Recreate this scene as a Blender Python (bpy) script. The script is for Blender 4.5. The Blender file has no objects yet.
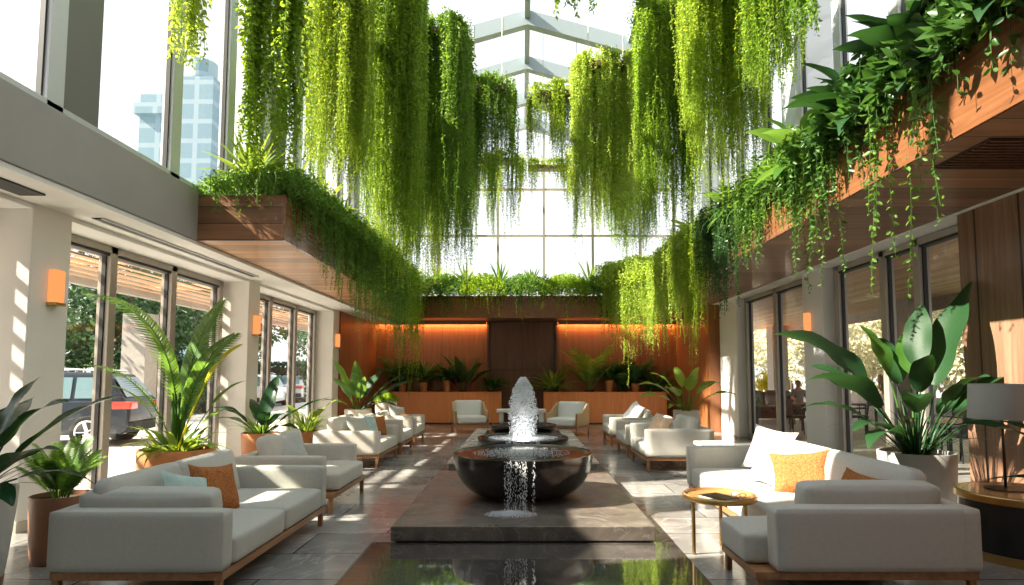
import bpy, bmesh, math, random
import numpy as np
from mathutils import Vector, Matrix

random.seed(7)
PI = math.pi
SC = bpy.context.scene
COL = SC.collection

# ------------------------------------------------------------------ camera
CAMH = 1.5
F = 600.0                       # focal length in pixels of the 1024 wide frame
TH = math.radians(4.0)
SHY = F * math.tan(TH)
S_OFF = (83.5 - SHY) / F
cam_d = bpy.data.cameras.new('camera')
cam = bpy.data.objects.new('camera', cam_d)
COL.objects.link(cam)
cam.location = (0, 0, CAMH)
cam.rotation_euler = (PI / 2 + TH, 0, 0)
cam_d.sensor_width = 36.0
cam_d.lens = F / 1024 * 36
cam_d.shift_x = -11 / 1024
cam_d.shift_y = S_OFF * F / 1024
cam_d.clip_end = 600
cam_d.clip_start = 0.05
SC.camera = cam


def ray(px, py):
    u = (px - 523) / F
    v = (292.5 - py) / F + S_OFF
    return Vector((u, math.cos(TH) - v * math.sin(TH), math.sin(TH) + v * math.cos(TH)))


def W(px, py, Y):               # point at distance Y down the hall
    d = ray(px, py)
    return Vector((0, 0, CAMH)) + d * (Y / d.y)


def G(px, py, z=0.0):           # point at height z
    d = ray(px, py)
    return Vector((0, 0, CAMH)) + d * ((z - CAMH) / d.z)


def XP(px, py, X):              # point on the plane x = X
    d = ray(px, py)
    return Vector((0, 0, CAMH)) + d * (X / d.x)


# ------------------------------------------------------------------ object helpers
def link(o, parent=None):
    COL.objects.link(o)
    if parent is not None:
        o.parent = parent
    return o


def tag(o, label=None, cat=None, group=None, kind=None):
    if label: o['label'] = label
    if cat: o['category'] = cat
    if group: o['group'] = group
    if kind: o['kind'] = kind
    return o


def thing(name, label, cat, loc=(0, 0, 0), rz=0.0, group=None):
    o = bpy.data.objects.new(name, None)
    o.empty_display_size = 0.1
    link(o)
    o.location = loc
    o.rotation_euler = (0, 0, rz)
    return tag(o, label, cat, group)


def struct_empty(name, loc=(0, 0, 0)):
    o = bpy.data.objects.new(name, None)
    link(o)
    o.location = loc
    o['kind'] = 'structure'
    return o


def dup(root, loc, rz=None, label=None, group=None):
    r = root.copy(); COL.objects.link(r)
    r.location = loc
    if rz is not None: r.rotation_euler = (0, 0, rz)
    if label: r['label'] = label
    if group: r['group'] = group
    for ch in list(root.children):
        c = ch.copy(); COL.objects.link(c); c.parent = r
        for g in list(ch.children):
            d = g.copy(); COL.objects.link(d); d.parent = c
    return r


class MB:
    """collects geometry for ONE mesh object"""
    def __init__(s):
        s.v = []; s.f = []

    def add(s, vs, fs):
        n = len(s.v)
        s.v.extend([tuple(p) for p in vs])
        s.f.extend([tuple(i + n for i in f) for f in fs])
        return s

    def box(s, x0, x1, y0, y1, z0, z1):
        vs = [(x0, y0, z0), (x1, y0, z0), (x1, y1, z0), (x0, y1, z0), (x0, y0, z1), (x1, y0, z1), (x1, y1, z1), (x0, y1, z1)]
        return s.add(vs, [(0, 3, 2, 1), (4, 5, 6, 7), (0, 1, 5, 4), (1, 2, 6, 5), (2, 3, 7, 6), (3, 0, 4, 7)])

    def bar(s, p, q, w, h=None):
        """square bar from p to q"""
        p = Vector(p); q = Vector(q); h = h or w
        d = (q - p).normalized()
        up = Vector((0, 0, 1)) if abs(d.z) < 0.9 else Vector((0, 1, 0))
        a = d.cross(up).normalized() * w / 2
        b = a.cross(d).normalized() * h / 2
        vs = [p - a - b, p + a - b, p + a + b, p - a + b, q - a - b, q + a - b, q + a + b, q - a + b]
        return s.add(vs, [(0, 3, 2, 1), (4, 5, 6, 7), (0, 1, 5, 4), (1, 2, 6, 5), (2, 3, 7, 6), (3, 0, 4, 7)])

    def tube(s, pts, r, n=8, cap=True):
        pts = [Vector(p) for p in pts]
        rs = r if isinstance(r, (list, tuple)) else [r] * len(pts)
        vs = []; fs = []
        for i, p in enumerate(pts):
            d = (pts[min(i + 1, len(pts) - 1)] - pts[max(i - 1, 0)])
            if d.length < 1e-9: d = Vector((0, 0, 1))
            d.normalize()
            up = Vector((0, 0, 1)) if abs(d.z) < 0.95 else Vector((1, 0, 0))
            a = d.cross(up).normalized(); b = a.cross(d).normalized()
            for k in range(n):
                t = 2 * PI * k / n
                vs.append(p + (a * math.cos(t) + b * math.sin(t)) * rs[i])
        for i in range(len(pts) - 1):
            for k in range(n):
                k2 = (k + 1) % n
                fs.append((i * n + k, i * n + k2, (i + 1) * n + k2, (i + 1) * n + k))
        if cap:
            fs.append(tuple(range(n - 1, -1, -1)))
            fs.append(tuple((len(pts) - 1) * n + k for k in range(n)))
        return s.add(vs, fs)

    def lathe(s, prof, n=40, cx=0, cy=0, cap=True):
        vs = []; fs = []
        for (r, z) in prof:
            for k in range(n):
                t = 2 * PI * k / n
                vs.append((cx + r * math.cos(t), cy + r * math.sin(t), z))
        for i in range(len(prof) - 1):
            for k in range(n):
                k2 = (k + 1) % n
                fs.append((i * n + k, i * n + k2, (i + 1) * n + k2, (i + 1) * n + k))
        if cap:
            if prof[0][0] > 1e-6: fs.append(tuple(range(n - 1, -1, -1)))
            if prof[-1][0] > 1e-6: fs.append(tuple((len(prof) - 1) * n + k for k in range(n)))
        return s.add(vs, fs)

    def prism(s, poly, y0, y1, inset=0.0):
        """poly in x,z extruded along y"""
        n = len(poly)
        vs = [(x, y0, z) for x, z in poly] + [(x, y1, z) for x, z in poly]
        fs = [tuple(range(n)), tuple(range(2 * n - 1, n - 1, -1))]
        for i in range(n):
            j = (i + 1) % n
            fs.append((i, i + n, j + n, j))
        return s.add(vs, fs)

    def rbox(s, cx, cy, cz, sx, sy, sz, r=0.03, puff=0.0, n=6, M=None, side_puff=0.0):
        """rounded, optionally puffed box (cushion)"""
        hx, hy, hz = sx / 2, sy / 2, sz / 2
        r = min(r, hx * .98, hy * .98, hz * .98)
        pts = {}; vs = []; fs = []

        def vid(i, j, k):
            key = (i, j, k)
            if key in pts: return pts[key]
            p = Vector((-1 + 2 * i / n, -1 + 2 * j / n, -1 + 2 * k / n))
            # push samples towards edges so that the rounding is sampled
            g = [math.copysign(abs(c) ** .55, c) if c else 0 for c in p]
            q = Vector((g[0] * hx, g[1] * hy, g[2] * hz))
            c = Vector((max(-hx + r, min(hx - r, q.x)), max(-hy + r, min(hy - r, q.y)), max(-hz + r, min(hz - r, q.z))))
            d = q - c
            if d.length > 1e-9:
                q = c + d.normalized() * r
            u, v, w = g
            if puff:
                q.z += puff * (1 - u * u) * (1 - v * v) * w
            if side_puff:
                q.x += side_puff * (1 - w * w) * (1 - v * v) * u
                q.y += side_puff * (1 - w * w) * (1 - u * u) * v
            if M is not None: q = M @ q
            vs.append(q + Vector((cx, cy, cz)))
            pts[key] = len(vs) - 1
            return pts[key]
        for a in range(n):
            for b in range(n):
                fs.append((vid(a, b, 0), vid(a, b + 1, 0), vid(a + 1, b + 1, 0), vid(a + 1, b, 0)))
                fs.append((vid(a, b, n), vid(a + 1, b, n), vid(a + 1, b + 1, n), vid(a, b + 1, n)))
                fs.append((vid(a, 0, b), vid(a + 1, 0, b), vid(a + 1, 0, b + 1), vid(a, 0, b + 1)))
                fs.append((vid(a, n, b), vid(a, n, b + 1), vid(a + 1, n, b + 1), vid(a + 1, n, b)))
                fs.append((vid(0, a, b), vid(0, a, b + 1), vid(0, a + 1, b + 1), vid(0, a + 1, b)))
                fs.append((vid(n, a, b), vid(n, a + 1, b), vid(n, a + 1, b + 1), vid(n, a, b + 1)))
        return s.add(vs, fs)

    def pillow(s, size, thick, M, n=12, h=None):
        """throw pillow in local x (w) z (h), thickness y, transformed by M"""
        w = size; h = h or size
        vs = []; fs = []
        for side in (1, -1):
            base = len(vs)
            for i in range(n + 1):
                for j in range(n + 1):
                    u = -1 + 2 * i / n; v = -1 + 2 * j / n
                    t = ((1 - u ** 4) * (1 - v ** 4)) ** .6
                    pin = 1 - .08 * (1 - u * u) * 1.0 if abs(v) > .999 else 1
                    x = u * w / 2 * (1 - .13 * (1 - v * v)); z = v * h / 2 * (1 - .13 * (1 - u * u))
                    y = side * thick / 2 * t + .004 * math.sin(7 * u + 5 * v)
                    vs.append(M @ Vector((x, y, z)))
            for i in range(n):
                for j in range(n):
                    a = base + i * (n + 1) + j
                    q = (a, a + n + 1, a + n + 2, a + 1)
                    fs.append(q if side < 0 else q[::-1])
        return s.add(vs, fs)

    def build(s, name, mat, parent=None, smooth=False, bevel=0.0, seg=2, auto=None):
        me = bpy.data.meshes.new(name)
        me.from_pydata([tuple(p) for p in s.v], [], s.f)
        me.validate()
        bm = bmesh.new(); bm.from_mesh(me)
        if bevel:
            es = [e for e in bm.edges if len(e.link_faces) == 2 and e.calc_face_angle(0) > .5]
            bmesh.ops.bevel(bm, geom=es, offset=bevel, segments=seg, affect='EDGES', profile=.6)
        bmesh.ops.recalc_face_normals(bm, faces=bm.faces)
        for f in bm.faces: f.smooth = smooth
        if auto is not None:
            for e in bm.edges:
                if len(e.link_faces) == 2 and e.calc_face_angle(0) > auto: e.smooth = False
        bm.to_mesh(me); bm.free()
        if mat: me.materials.append(mat)
        o = bpy.data.objects.new(name, me)
        return link(o, parent)


def mesh_np(name, V, Q, mat, parent=None, smooth=False):
    """numpy verts and quads -> mesh object"""
    me = bpy.data.meshes.new(name)
    V = np.asarray(V, dtype=np.float32); Q = np.asarray(Q, dtype=np.int32)
    me.vertices.add(len(V)); me.vertices.foreach_set('co', V.ravel())
    me.loops.add(Q.size); me.loops.foreach_set('vertex_index', Q.ravel())
    k = Q.shape[1]
    me.polygons.add(len(Q))
    me.polygons.foreach_set('loop_start', np.arange(0, Q.size, k, dtype=np.int32))
    if smooth: me.polygons.foreach_set('use_smooth', np.ones(len(Q), dtype=bool))
    me.update(calc_edges=True); me.validate()
    if mat: me.materials.append(mat)
    return link(bpy.data.objects.new(name, me), parent)


# ------------------------------------------------------------------ leaf clouds (numpy)
RNG = np.random.default_rng(11)


def norm(a):
    return a / np.maximum(np.linalg.norm(a, axis=1, keepdims=True), 1e-9)


class Cloud:
    """small leaves and thin stems of ONE plant"""
    def __init__(s):
        s.V = []; s.Q = []; s.n = 0

    def raw(s, V, Q):
        s.V.append(V); s.Q.append(Q + s.n); s.n += len(V)

    def leaves(s, pos, dirs, L, wr=.45, six=False):
        N = len(pos)
        if N == 0: return
        dirs = norm(dirs)
        rnd = RNG.normal(size=(N, 3))
        side = norm(np.cross(dirs, rnd))
        nor = np.cross(side, dirs)
        L = np.broadcast_to(np.asarray(L, dtype=float), (N,))[:, None]
        w = L * wr * .5
        base = pos; tip = pos + dirs * L - nor * L * .10
        if not six:
            l = pos + dirs * L * .45 + side * w + nor * w * .35
            r = pos + dirs * L * .45 - side * w + nor * w * .35
            V = np.stack([base, l, tip, r], 1).reshape(-1, 3)
            i = np.arange(N)[:, None] * 4
            s.raw(V, i + np.array([[0, 1, 2, 3]]))
        else:
            l1 = pos + dirs * L * .25 + side * w * .85 + nor * w * .3
            l2 = pos + dirs * L * .62 + side * w * .8 + nor * w * .25
            r1 = pos + dirs * L * .25 - side * w * .85 + nor * w * .3
            r2 = pos + dirs * L * .62 - side * w * .8 + nor * w * .25
            V = np.stack([base, l1, l2, tip, r2, r1], 1).reshape(-1, 3)
            i = np.arange(N)[:, None] * 6
            s.raw(V, i + np.array([[0, 1, 2, 3]])); s.Q[-1] = s.Q[-1]
            s.Q.append(s.Q[-1] - np.array([[0, 1, 2, 3]]) + np.array([[0, 3, 4, 5]]))

    def stem(s, P, r=.004):
        """P (m,3) polyline as three-sided tube"""
        m = len(P)
        if m < 2: return
        off = np.array([[1, 0, 0], [-.5, .87, 0], [-.5, -.87, 0]]) * r
        V = (P[:, None, :] + off[None]).reshape(-1, 3)
        q = []
        for i in range(m - 1):
            for k in range(3):
                k2 = (k + 1) % 3
                q.append((i * 3 + k, i * 3 + k2, i * 3 + 3 + k2, i * 3 + 3 + k))
        s.raw(V, np.array(q))

    def strand(s, start, length, leaf, spacing, out=(0, 0), arch=.12, sway=.03, per=2, wr=.45, six=False, spread=.0, droop=.7, stem=True):
        """a trailing stem: runs out over an edge, then hangs straight down"""
        m = max(4, int(length / spacing))
        t = np.linspace(0, 1, m)
        d = t * length
        ox = np.minimum(d / max(arch, 1e-3), 1)
        ease = np.sin(ox * PI / 2)
        drop = np.maximum(0, d - arch * .8) ; lift = np.sin(np.minimum(d / (arch * 2 + 1e-6), 1) * PI) * arch * .25
        ph = RNG.uniform(0, 6.28, 2); fr = RNG.uniform(.8, 1.8)
        P = np.empty((m, 3))
        P[:, 0] = start[0] + out[0] * ease + sway * np.sin(d * fr * 2 + ph[0]) * np.minimum(1, d * 2)
        P[:, 1] = start[1] + out[1] * ease + sway * np.sin(d * fr * 2 + ph[1]) * np.minimum(1, d * 2)
        P[:, 2] = start[2] - drop + lift
        if stem: s.stem(P[::max(1, m // 14)], .0035)
        pos = np.repeat(P, per, 0)
        N = len(pos)
        az = RNG.uniform(0, 2 * PI, N)
        dirs = np.stack([np.cos(az), np.sin(az), -droop + RNG.normal(0, .35, N)], 1)
        L = leaf * RNG.uniform(.7, 1.25, N) * (1 - .45 * np.repeat(t, per) ** 2)
        if spread: pos = pos + RNG.normal(0, spread, (N, 3))
        s.leaves(pos, dirs, L, wr, six)

    def build(s, name, mat, parent=None, offset=(0, 0, 0)):
        V = np.concatenate(s.V) - np.array(offset)
        Q = np.concatenate(s.Q)
        return mesh_np(name, V, Q, mat, parent)


# ------------------------------------------------------------------ big leaves
def blade(mb, base, az, length, width, elev=1.1, droop=1.0, petiole=0.0, pr=.008, seg=10, fold=.25, shape='paddle', wave=.0, twist=0.0):
    """one leaf: petiole tube, then an arching blade with a folded midrib"""
    p = Vector(base); h = Vector((math.cos(az), math.sin(az), 0)); up = Vector((0, 0, 1))
    side0 = Vector((-math.sin(az), math.cos(az), 0))
    e = elev
    if petiole > 0:
        pts = [p.copy()]; k = 5
        for i in range(k):
            p = p + (h * math.cos(e) + up * math.sin(e)) * (petiole / k); e -= droop * .05
            pts.append(p.copy())
        mb.tube(pts, [pr * (1 - .08 * i) for i in range(len(pts))], 6)
    rows = []
    step = length / seg
    ph = random.uniform(0, 6)
    for i in range(seg + 1):
        t = i / seg
        if shape == 'paddle': w = width / 2 * (math.sin(PI * min(1, (t * .97 + .015)) ** .8) ** .75)
        elif shape == 'lance': w = width / 2 * (math.sin(PI * min(1, t * .93 + .06) ** .7) ** 1.0)
        elif shape == 'heart': w = width / 2 * (1 - t) ** .6 * min(1, t * 8 + .25) * 1.05
        else: w = width / 2 * min(1, .5 + t * 3) * (1 - t ** 2.2)
        w = max(w, .0015)
        d = (h * math.cos(e) + up * math.sin(e)).normalized()
        nrm = side0.cross(d).normalized() * -1
        tw = twist * t
        s_ = side0 * math.cos(tw) + nrm * math.sin(tw)
        n_ = nrm * math.cos(tw) - side0 * math.sin(tw)
        wv = wave * w * math.sin(ph + t * 13)
        rows.append((p - s_ * w + n_ * (abs(fold) * w + wv), p - s_ * w * .5 + n_ * fold * w * .3, p.copy(), p + s_ * w * .5 + n_ * fold * w * .3, p + s_ * w + n_ * (abs(fold) * w - wv)))
        p = p + d * step
        e -= droop / seg * (0.5 + t)
    vs = [q for r in rows for q in r]; fs = []
    for i in range(seg):
        for k in range(4):
            a = i * 5 + k
            fs.append((a, a + 1, a + 6, a + 5))
    mb.add(vs, fs)


def frond(mb, base, az, length, elev=1.2, droop=1.3, leaflet=.3, n=26, lw=.022, rr=.008):
    """a feather palm frond"""
    p = Vector(base); h = Vector((math.cos(az), math.sin(az), 0)); up = Vector((0, 0, 1)); side = Vector((-math.sin(az), math.cos(az), 0))
    e = elev; pts = [p.copy()]; seg = 24
    ds = []
    for i in range(seg):
        d = h * math.cos(e) + up * math.sin(e); ds.append(d)
        p = p + d * (length / seg); pts.append(p.copy()); e -= droop / seg * (.3 + 1.4 * i / seg)
    ds.append(ds[-1])
    mb.tube(pts, [rr * (1 - .8 * i / seg) for i in range(seg + 1)], 5)
    for i in range(n):
        t = .22 + .78 * i / (n - 1)
        q = t * seg; a = min(int(q), seg - 1); fr = q - a
        pos = pts[a].lerp(pts[a + 1], fr); d = ds[a]
        nrm = side.cross(d) * -1
        ll = leaflet * (math.sin(PI * (.12 + .83 * ((t - .22) / .78))) ** .7) + .03
        for sg in (-1, 1):
            dr = (side * sg * .85 + d * .65 + nrm * .12).normalized()
            sd = dr.cross(nrm).normalized() * lw / 2
            m = pos + dr * ll * .5 + nrm * .01 * ll; tip = pos + dr * ll - nrm * ll * .22 - up * ll * .1
            mb.add([pos - sd * .5, pos + sd * .5, m + sd, m - sd, tip], [(0, 1, 2, 3), (3, 2, 4)])
# ------------------------------------------------------------------ materials
def new_mat(name):
    m = bpy.data.materials.new(name); m.use_nodes = True
    nt = m.node_tree; nt.nodes.clear()
    out = nt.nodes.new('ShaderNodeOutputMaterial')
    return m, nt, out


def N(nt, t, **kw):
    n = nt.nodes.new('ShaderNode' + t)
    for k, v in kw.items():
        if k in n.inputs: n.inputs[k].default_value = v
        else: setattr(n, k, v)
    return n


def ramp(nt, stops):
    r = nt.nodes.new('ShaderNodeValToRGB')
    els = r.color_ramp.elements
    while len(els) < len(stops): els.new(.5)
    for e, (p, c) in zip(els, stops):
        e.position = p; e.color = (*c, 1)
    return r


def plain(name, col, rough=.5, metal=0.0, noise=0.0, nscale=8.0, bump=0.0, bscale=200.0, spec=.5, coat=0.0, sheen=0.0):
    m, nt, out = new_mat(name)
    b = N(nt, 'BsdfPrincipled', Roughness=rough, Metallic=metal)
    b.inputs['Specular IOR Level'].default_value = spec
    if coat: b.inputs['Coat Weight'].default_value = coat
    if sheen: b.inputs['Sheen Weight'].default_value = sheen
    tc = N(nt, 'TexCoord')
    if noise:
        nz = N(nt, 'TexNoise', Scale=nscale, Detail=5.0)
        nt.links.new(tc.outputs['Object'], nz.inputs['Vector'])
        r = ramp(nt, [(.3, tuple(c * (1 - noise) for c in col)), (.7, tuple(min(1, c * (1 + noise)) for c in col))])
        nt.links.new(nz.outputs['Fac'], r.inputs['Fac']); nt.links.new(r.outputs['Color'], b.inputs['Base Color'])
    else:
        b.inputs['Base Color'].default_value = (*col, 1)
    if bump:
        n2 = N(nt, 'TexNoise', Scale=bscale, Detail=3.0)
        nt.links.new(tc.outputs['Object'], n2.inputs['Vector'])
        bp = N(nt, 'Bump', Strength=bump, Distance=.01)
        nt.links.new(n2.outputs['Fac'], bp.inputs['Height']); nt.links.new(bp.outputs['Normal'], b.inputs['Normal'])
    nt.links.new(b.outputs[0], out.inputs['Surface'])
    return m


def wood(name, c0, c1, c2, grain='z', rough=.38, plank=None, pax='y', scale=1.0, coat=0.1):
    """grain: the axis the fibres follow; plank: width of boards counted along pax (dark joints)"""
    m, nt, out = new_mat(name)
    b = N(nt, 'BsdfPrincipled', Roughness=rough); b.inputs['Coat Weight'].default_value = coat
    tc = N(nt, 'TexCoord')
    mp = N(nt, 'Mapping')
    sc = {'x': (.5, 9, 9), 'y': (9, .5, 9), 'z': (9, 9, .5)}[grain]
    mp.inputs['Scale'].default_value = tuple(s * scale for s in sc)
    nt.links.new(tc.outputs['Object'], mp.inputs['Vector'])
    nz = N(nt, 'TexNoise', Scale=1.6, Detail=8.0, Roughness=.65, Distortion=.6)
    vec = mp.outputs['Vector']
    fr = fl = None
    if plank:
        sep = N(nt, 'SeparateXYZ'); nt.links.new(tc.outputs['Object'], sep.inputs[0])
        dv = N(nt, 'Math', operation='DIVIDE'); dv.inputs[1].default_value = plank
        nt.links.new(sep.outputs[pax.upper()], dv.inputs[0])
        fl = N(nt, 'Math', operation='FLOOR'); nt.links.new(dv.outputs[0], fl.inputs[0])
        fr = N(nt, 'Math', operation='FRACT'); nt.links.new(dv.outputs[0], fr.inputs[0])
        wn = N(nt, 'TexWhiteNoise', noise_dimensions='1D'); nt.links.new(fl.outputs[0], wn.inputs['W'])
        ad = N(nt, 'VectorMath', operation='ADD'); nt.links.new(vec, ad.inputs[0])
        sc2 = N(nt, 'VectorMath', operation='SCALE'); sc2.inputs['Scale'].default_value = 30
        nt.links.new(wn.outputs['Color'], sc2.inputs[0]); nt.links.new(sc2.outputs[0], ad.inputs[1])
        vec = ad.outputs[0]
    nt.links.new(vec, nz.inputs['Vector'])
    r = ramp(nt, [(.28, c0), (.5, c1), (.72, c2)])
    nt.links.new(nz.outputs['Fac'], r.inputs['Fac'])
    colout = r.outputs['Color']
    if plank:
        hv = N(nt, 'HueSaturation'); nt.links.new(colout, hv.inputs['Color'])
        mr = N(nt, 'MapRange'); mr.inputs['To Min'].default_value = .72; mr.inputs['To Max'].default_value = 1.22
        nt.links.new(wn.outputs['Value'], mr.inputs['Value']); nt.links.new(mr.outputs[0], hv.inputs['Value'])
        lt = N(nt, 'Math', operation='LESS_THAN'); lt.inputs[1].default_value = .045
        nt.links.new(fr.outputs[0], lt.inputs[0])
        mx = N(nt, 'MixRGB'); mx.inputs[2].default_value = (*[c * .15 for c in c0], 1)
        nt.links.new(lt.outputs[0], mx.inputs[0]); nt.links.new(hv.outputs[0], mx.inputs[1])
        colout = mx.outputs[0]
    nt.links.new(colout, b.inputs['Base Color'])
    bp = N(nt, 'Bump', Strength=.12, Distance=.004)
    nt.links.new(nz.outputs['Fac'], bp.inputs['Height']); nt.links.new(bp.outputs[0], b.inputs['Normal'])
    nt.links.new(b.outputs[0], out.inputs['Surface'])
    return m


def leaf_mat(name, dark, light, trans, tfac=.45, rough=.42, veins=False):
    m, nt, out = new_mat(name)
    geo = N(nt, 'NewGeometry')
    r = ramp(nt, [(0, dark), (.6, tuple((a + b) / 2 for a, b in zip(dark, light))), (1, light)])
    nt.links.new(geo.outputs['Random Per Island'], r.inputs['Fac'])
    b = N(nt, 'BsdfPrincipled', Roughness=rough); b.inputs['Specular IOR Level'].default_value = .35
    nt.links.new(r.outputs[0], b.inputs['Base Color'])
    t = N(nt, 'BsdfTranslucent')
    r2 = ramp(nt, [(0, tuple(c * .55 for c in trans)), (1, trans)])
    nt.links.new(geo.outputs['Random Per Island'], r2.inputs['Fac'])
    nt.links.new(r2.outputs[0], t.inputs['Color'])
    if veins:
        tc = N(nt, 'TexCoord'); wv = N(nt, 'TexNoise', Scale=14.0, Detail=3.0)
        nt.links.new(tc.outputs['Object'], wv.inputs['Vector'])
        bp = N(nt, 'Bump', Strength=.25, Distance=.01); nt.links.new(wv.outputs['Fac'], bp.inputs['Height'])
        nt.links.new(bp.outputs[0], b.inputs['Normal'])
    mx = N(nt, 'MixShader'); mx.inputs[0].default_value = tfac
    nt.links.new(b.outputs[0], mx.inputs[1]); nt.links.new(t.outputs[0], mx.inputs[2])
    nt.links.new(mx.outputs[0], out.inputs['Surface'])
    return m


def glass_mat(name, tint=(.96, .98, .98), refl=.08):
    m, nt, out = new_mat(name)
    tr = N(nt, 'BsdfTransparent'); tr.inputs[0].default_value = (*tint, 1)
    gl = N(nt, 'BsdfGlossy', Roughness=.01)
    lw = N(nt, 'LayerWeight')
    pw = N(nt, 'Math', operation='POWER'); pw.inputs[1].default_value = 4.0
    nt.links.new(lw.outputs['Facing'], pw.inputs[0])
    mu = N(nt, 'Math', operation='MULTIPLY_ADD'); mu.inputs[1].default_value = .55; mu.inputs[2].default_value = refl * .5
    nt.links.new(pw.outputs[0], mu.inputs[0])
    mx = N(nt, 'MixShader')
    nt.links.new(mu.outputs[0], mx.inputs[0]); nt.links.new(tr.outputs[0], mx.inputs[1]); nt.links.new(gl.outputs[0], mx.inputs[2])
    nt.links.new(mx.outputs[0], out.inputs['Surface'])
    return m


def stone_mat(name, lo, hi, vein, rough=.12, tile=(1.2, .6), mortar=.006, tile_var=.35, vscale=1.2, grout=(.05, .05, .05)):
    m, nt, out = new_mat(name)
    tc = N(nt, 'TexCoord')
    b = N(nt, 'BsdfPrincipled', Roughness=rough); b.inputs['Specular IOR Level'].default_value = .6
    n1 = N(nt, 'TexNoise', Scale=vscale, Detail=9.0, Roughness=.62, Distortion=1.4)
    nt.links.new(tc.outputs['Object'], n1.inputs['Vector'])
    r = ramp(nt, [(.3, lo), (.68, hi)])
    nt.links.new(n1.outputs['Fac'], r.inputs['Fac'])
    n2 = N(nt, 'TexNoise', Scale=vscale * .9, Detail=6.0, Roughness=.55, Distortion=2.2)
    mp = N(nt, 'Mapping'); mp.inputs['Location'].default_value = (5.3, 2.1, 0); mp.inputs['Rotation'].default_value = (0, 0, .6)
    nt.links.new(tc.outputs['Object'], mp.inputs[0]); nt.links.new(mp.outputs[0], n2.inputs['Vector'])
    rv = ramp(nt, [(.482, (0, 0, 0)), (.5, (1, 1, 1)), (.518, (0, 0, 0))])
    nt.links.new(n2.outputs['Fac'], rv.inputs['Fac'])
    mv = N(nt, 'MixRGB'); mv.inputs[2].default_value = (*vein, 1)
    sc = N(nt, 'Math', operation='MULTIPLY'); sc.inputs[1].default_value = .6
    nt.links.new(rv.outputs[0], sc.inputs[0])
    nt.links.new(sc.outputs[0], mv.inputs[0]); nt.links.new(r.outputs[0], mv.inputs[1])
    col = mv.outputs[0]
    if tile:
        br = N(nt, 'TexBrick', Scale=1.0); br.offset = .5
        br.inputs['Brick Width'].default_value = tile[0]; br.inputs['Row Height'].default_value = tile[1]
        br.inputs['Mortar Size'].default_value = mortar
        br.inputs['Color1'].default_value = (1 - tile_var,) * 3 + (1,); br.inputs['Color2'].default_value = (1 + tile_var * .4,) * 3 + (1,)
        br.inputs['Mortar'].default_value = (*grout, 1)
        nt.links.new(tc.outputs['Object'], br.inputs['Vector'])
        mm = N(nt, 'MixRGB', blend_type='MULTIPLY'); mm.inputs[0].default_value = 1
        nt.links.new(col, mm.inputs[1]); nt.links.new(br.outputs['Color'], mm.inputs[2])
        col = mm.outputs[0]
    nt.links.new(col, b.inputs['Base Color'])
    n3 = N(nt, 'TexNoise', Scale=3.0, Detail=4.0); nt.links.new(tc.outputs['Object'], n3.inputs['Vector'])
    mr = N(nt, 'MapRange'); mr.inputs['To Min'].default_value = rough * .5; mr.inputs['To Max'].default_value = rough * 1.7
    nt.links.new(n3.outputs['Fac'], mr.inputs['Value']); nt.links.new(mr.outputs[0], b.inputs['Roughness'])
    nt.links.new(b.outputs[0], out.inputs['Surface'])
    return m


def emit(name, col, strength):
    m, nt, out = new_mat(name)
    e = N(nt, 'Emission', Strength=strength); e.inputs[0].default_value = (*col, 1)
    nt.links.new(e.outputs[0], out.inputs['Surface'])
    return m


def water_mat(name, col, rough=.03, bscale=14.0, bs=.3):
    m, nt, out = new_mat(name)
    b = N(nt, 'BsdfPrincipled', Roughness=rough); b.inputs['Base Color'].default_value = (*col, 1); b.inputs['IOR'].default_value = 1.33
    b.inputs['Specular IOR Level'].default_value = .9
    tc = N(nt, 'TexCoord'); nz = N(nt, 'TexNoise', Scale=bscale, Detail=3.0, Distortion=.5)
    nt.links.new(tc.outputs['Object'], nz.inputs['Vector'])
    bp = N(nt, 'Bump', Strength=bs, Distance=.02); nt.links.new(nz.outputs['Fac'], bp.inputs['Height']); nt.links.new(bp.outputs[0], b.inputs['Normal'])
    nt.links.new(b.outputs[0], out.inputs['Surface'])
    return m


def drop_mat(name):
    m, nt, out = new_mat(name)
    d = N(nt, 'BsdfPrincipled', Roughness=.1); d.inputs['Base Color'].default_value = (.93, .96, .98, 1)
    t = N(nt, 'BsdfTranslucent'); t.inputs[0].default_value = (.95, .97, 1, 1)
    tr = N(nt, 'BsdfTransparent')
    mx = N(nt, 'MixShader'); mx.inputs[0].default_value = .5
    nt.links.new(d.outputs[0], mx.inputs[1]); nt.links.new(t.outputs[0], mx.inputs[2])
    m2 = N(nt, 'MixShader'); m2.inputs[0].default_value = .05
    nt.links.new(mx.outputs[0], m2.inputs[1]); nt.links.new(tr.outputs[0], m2.inputs[2])
    nt.links.new(m2.outputs[0], out.inputs['Surface'])
    return m


M = {}
M['white_paint'] = plain('white_paint', (.80, .79, .76), .6, noise=.03, nscale=2)
M['soffit'] = plain('soffit_paint', (.82, .80, .76), .6, noise=.02)
M['beam'] = plain('grey_beam_paint', (.34, .32, .29), .55, noise=.06, nscale=1.5)
M['column'] = plain('column_paint', (.78, .75, .69), .5, noise=.04, nscale=2)
M['column_face'] = plain('column_stone', (.55, .48, .39), .5, noise=.05, nscale=3)
M['alu'] = plain('bronze_aluminium', (.42, .38, .33), .4, .35)
M['alu_light'] = plain('pale_aluminium', (.62, .63, .63), .4, .3)
M['black'] = plain('black_gasket', (.03, .03, .03), .5)
M['glass'] = glass_mat('clear_glass')
M['roof_glass'] = glass_mat('roof_glass', (.95, .98, .99), .05)
M['steel_white'] = plain('white_steel', (.72, .76, .78), .4, .1)
M['roof_steel'] = plain('roof_steel', (.36, .42, .44), .45, .1)
M['wood_panel'] = wood('walnut_panel', (.21, .07, .022), (.31, .11, .036), (.39, .15, .055), 'z', .42)
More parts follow.
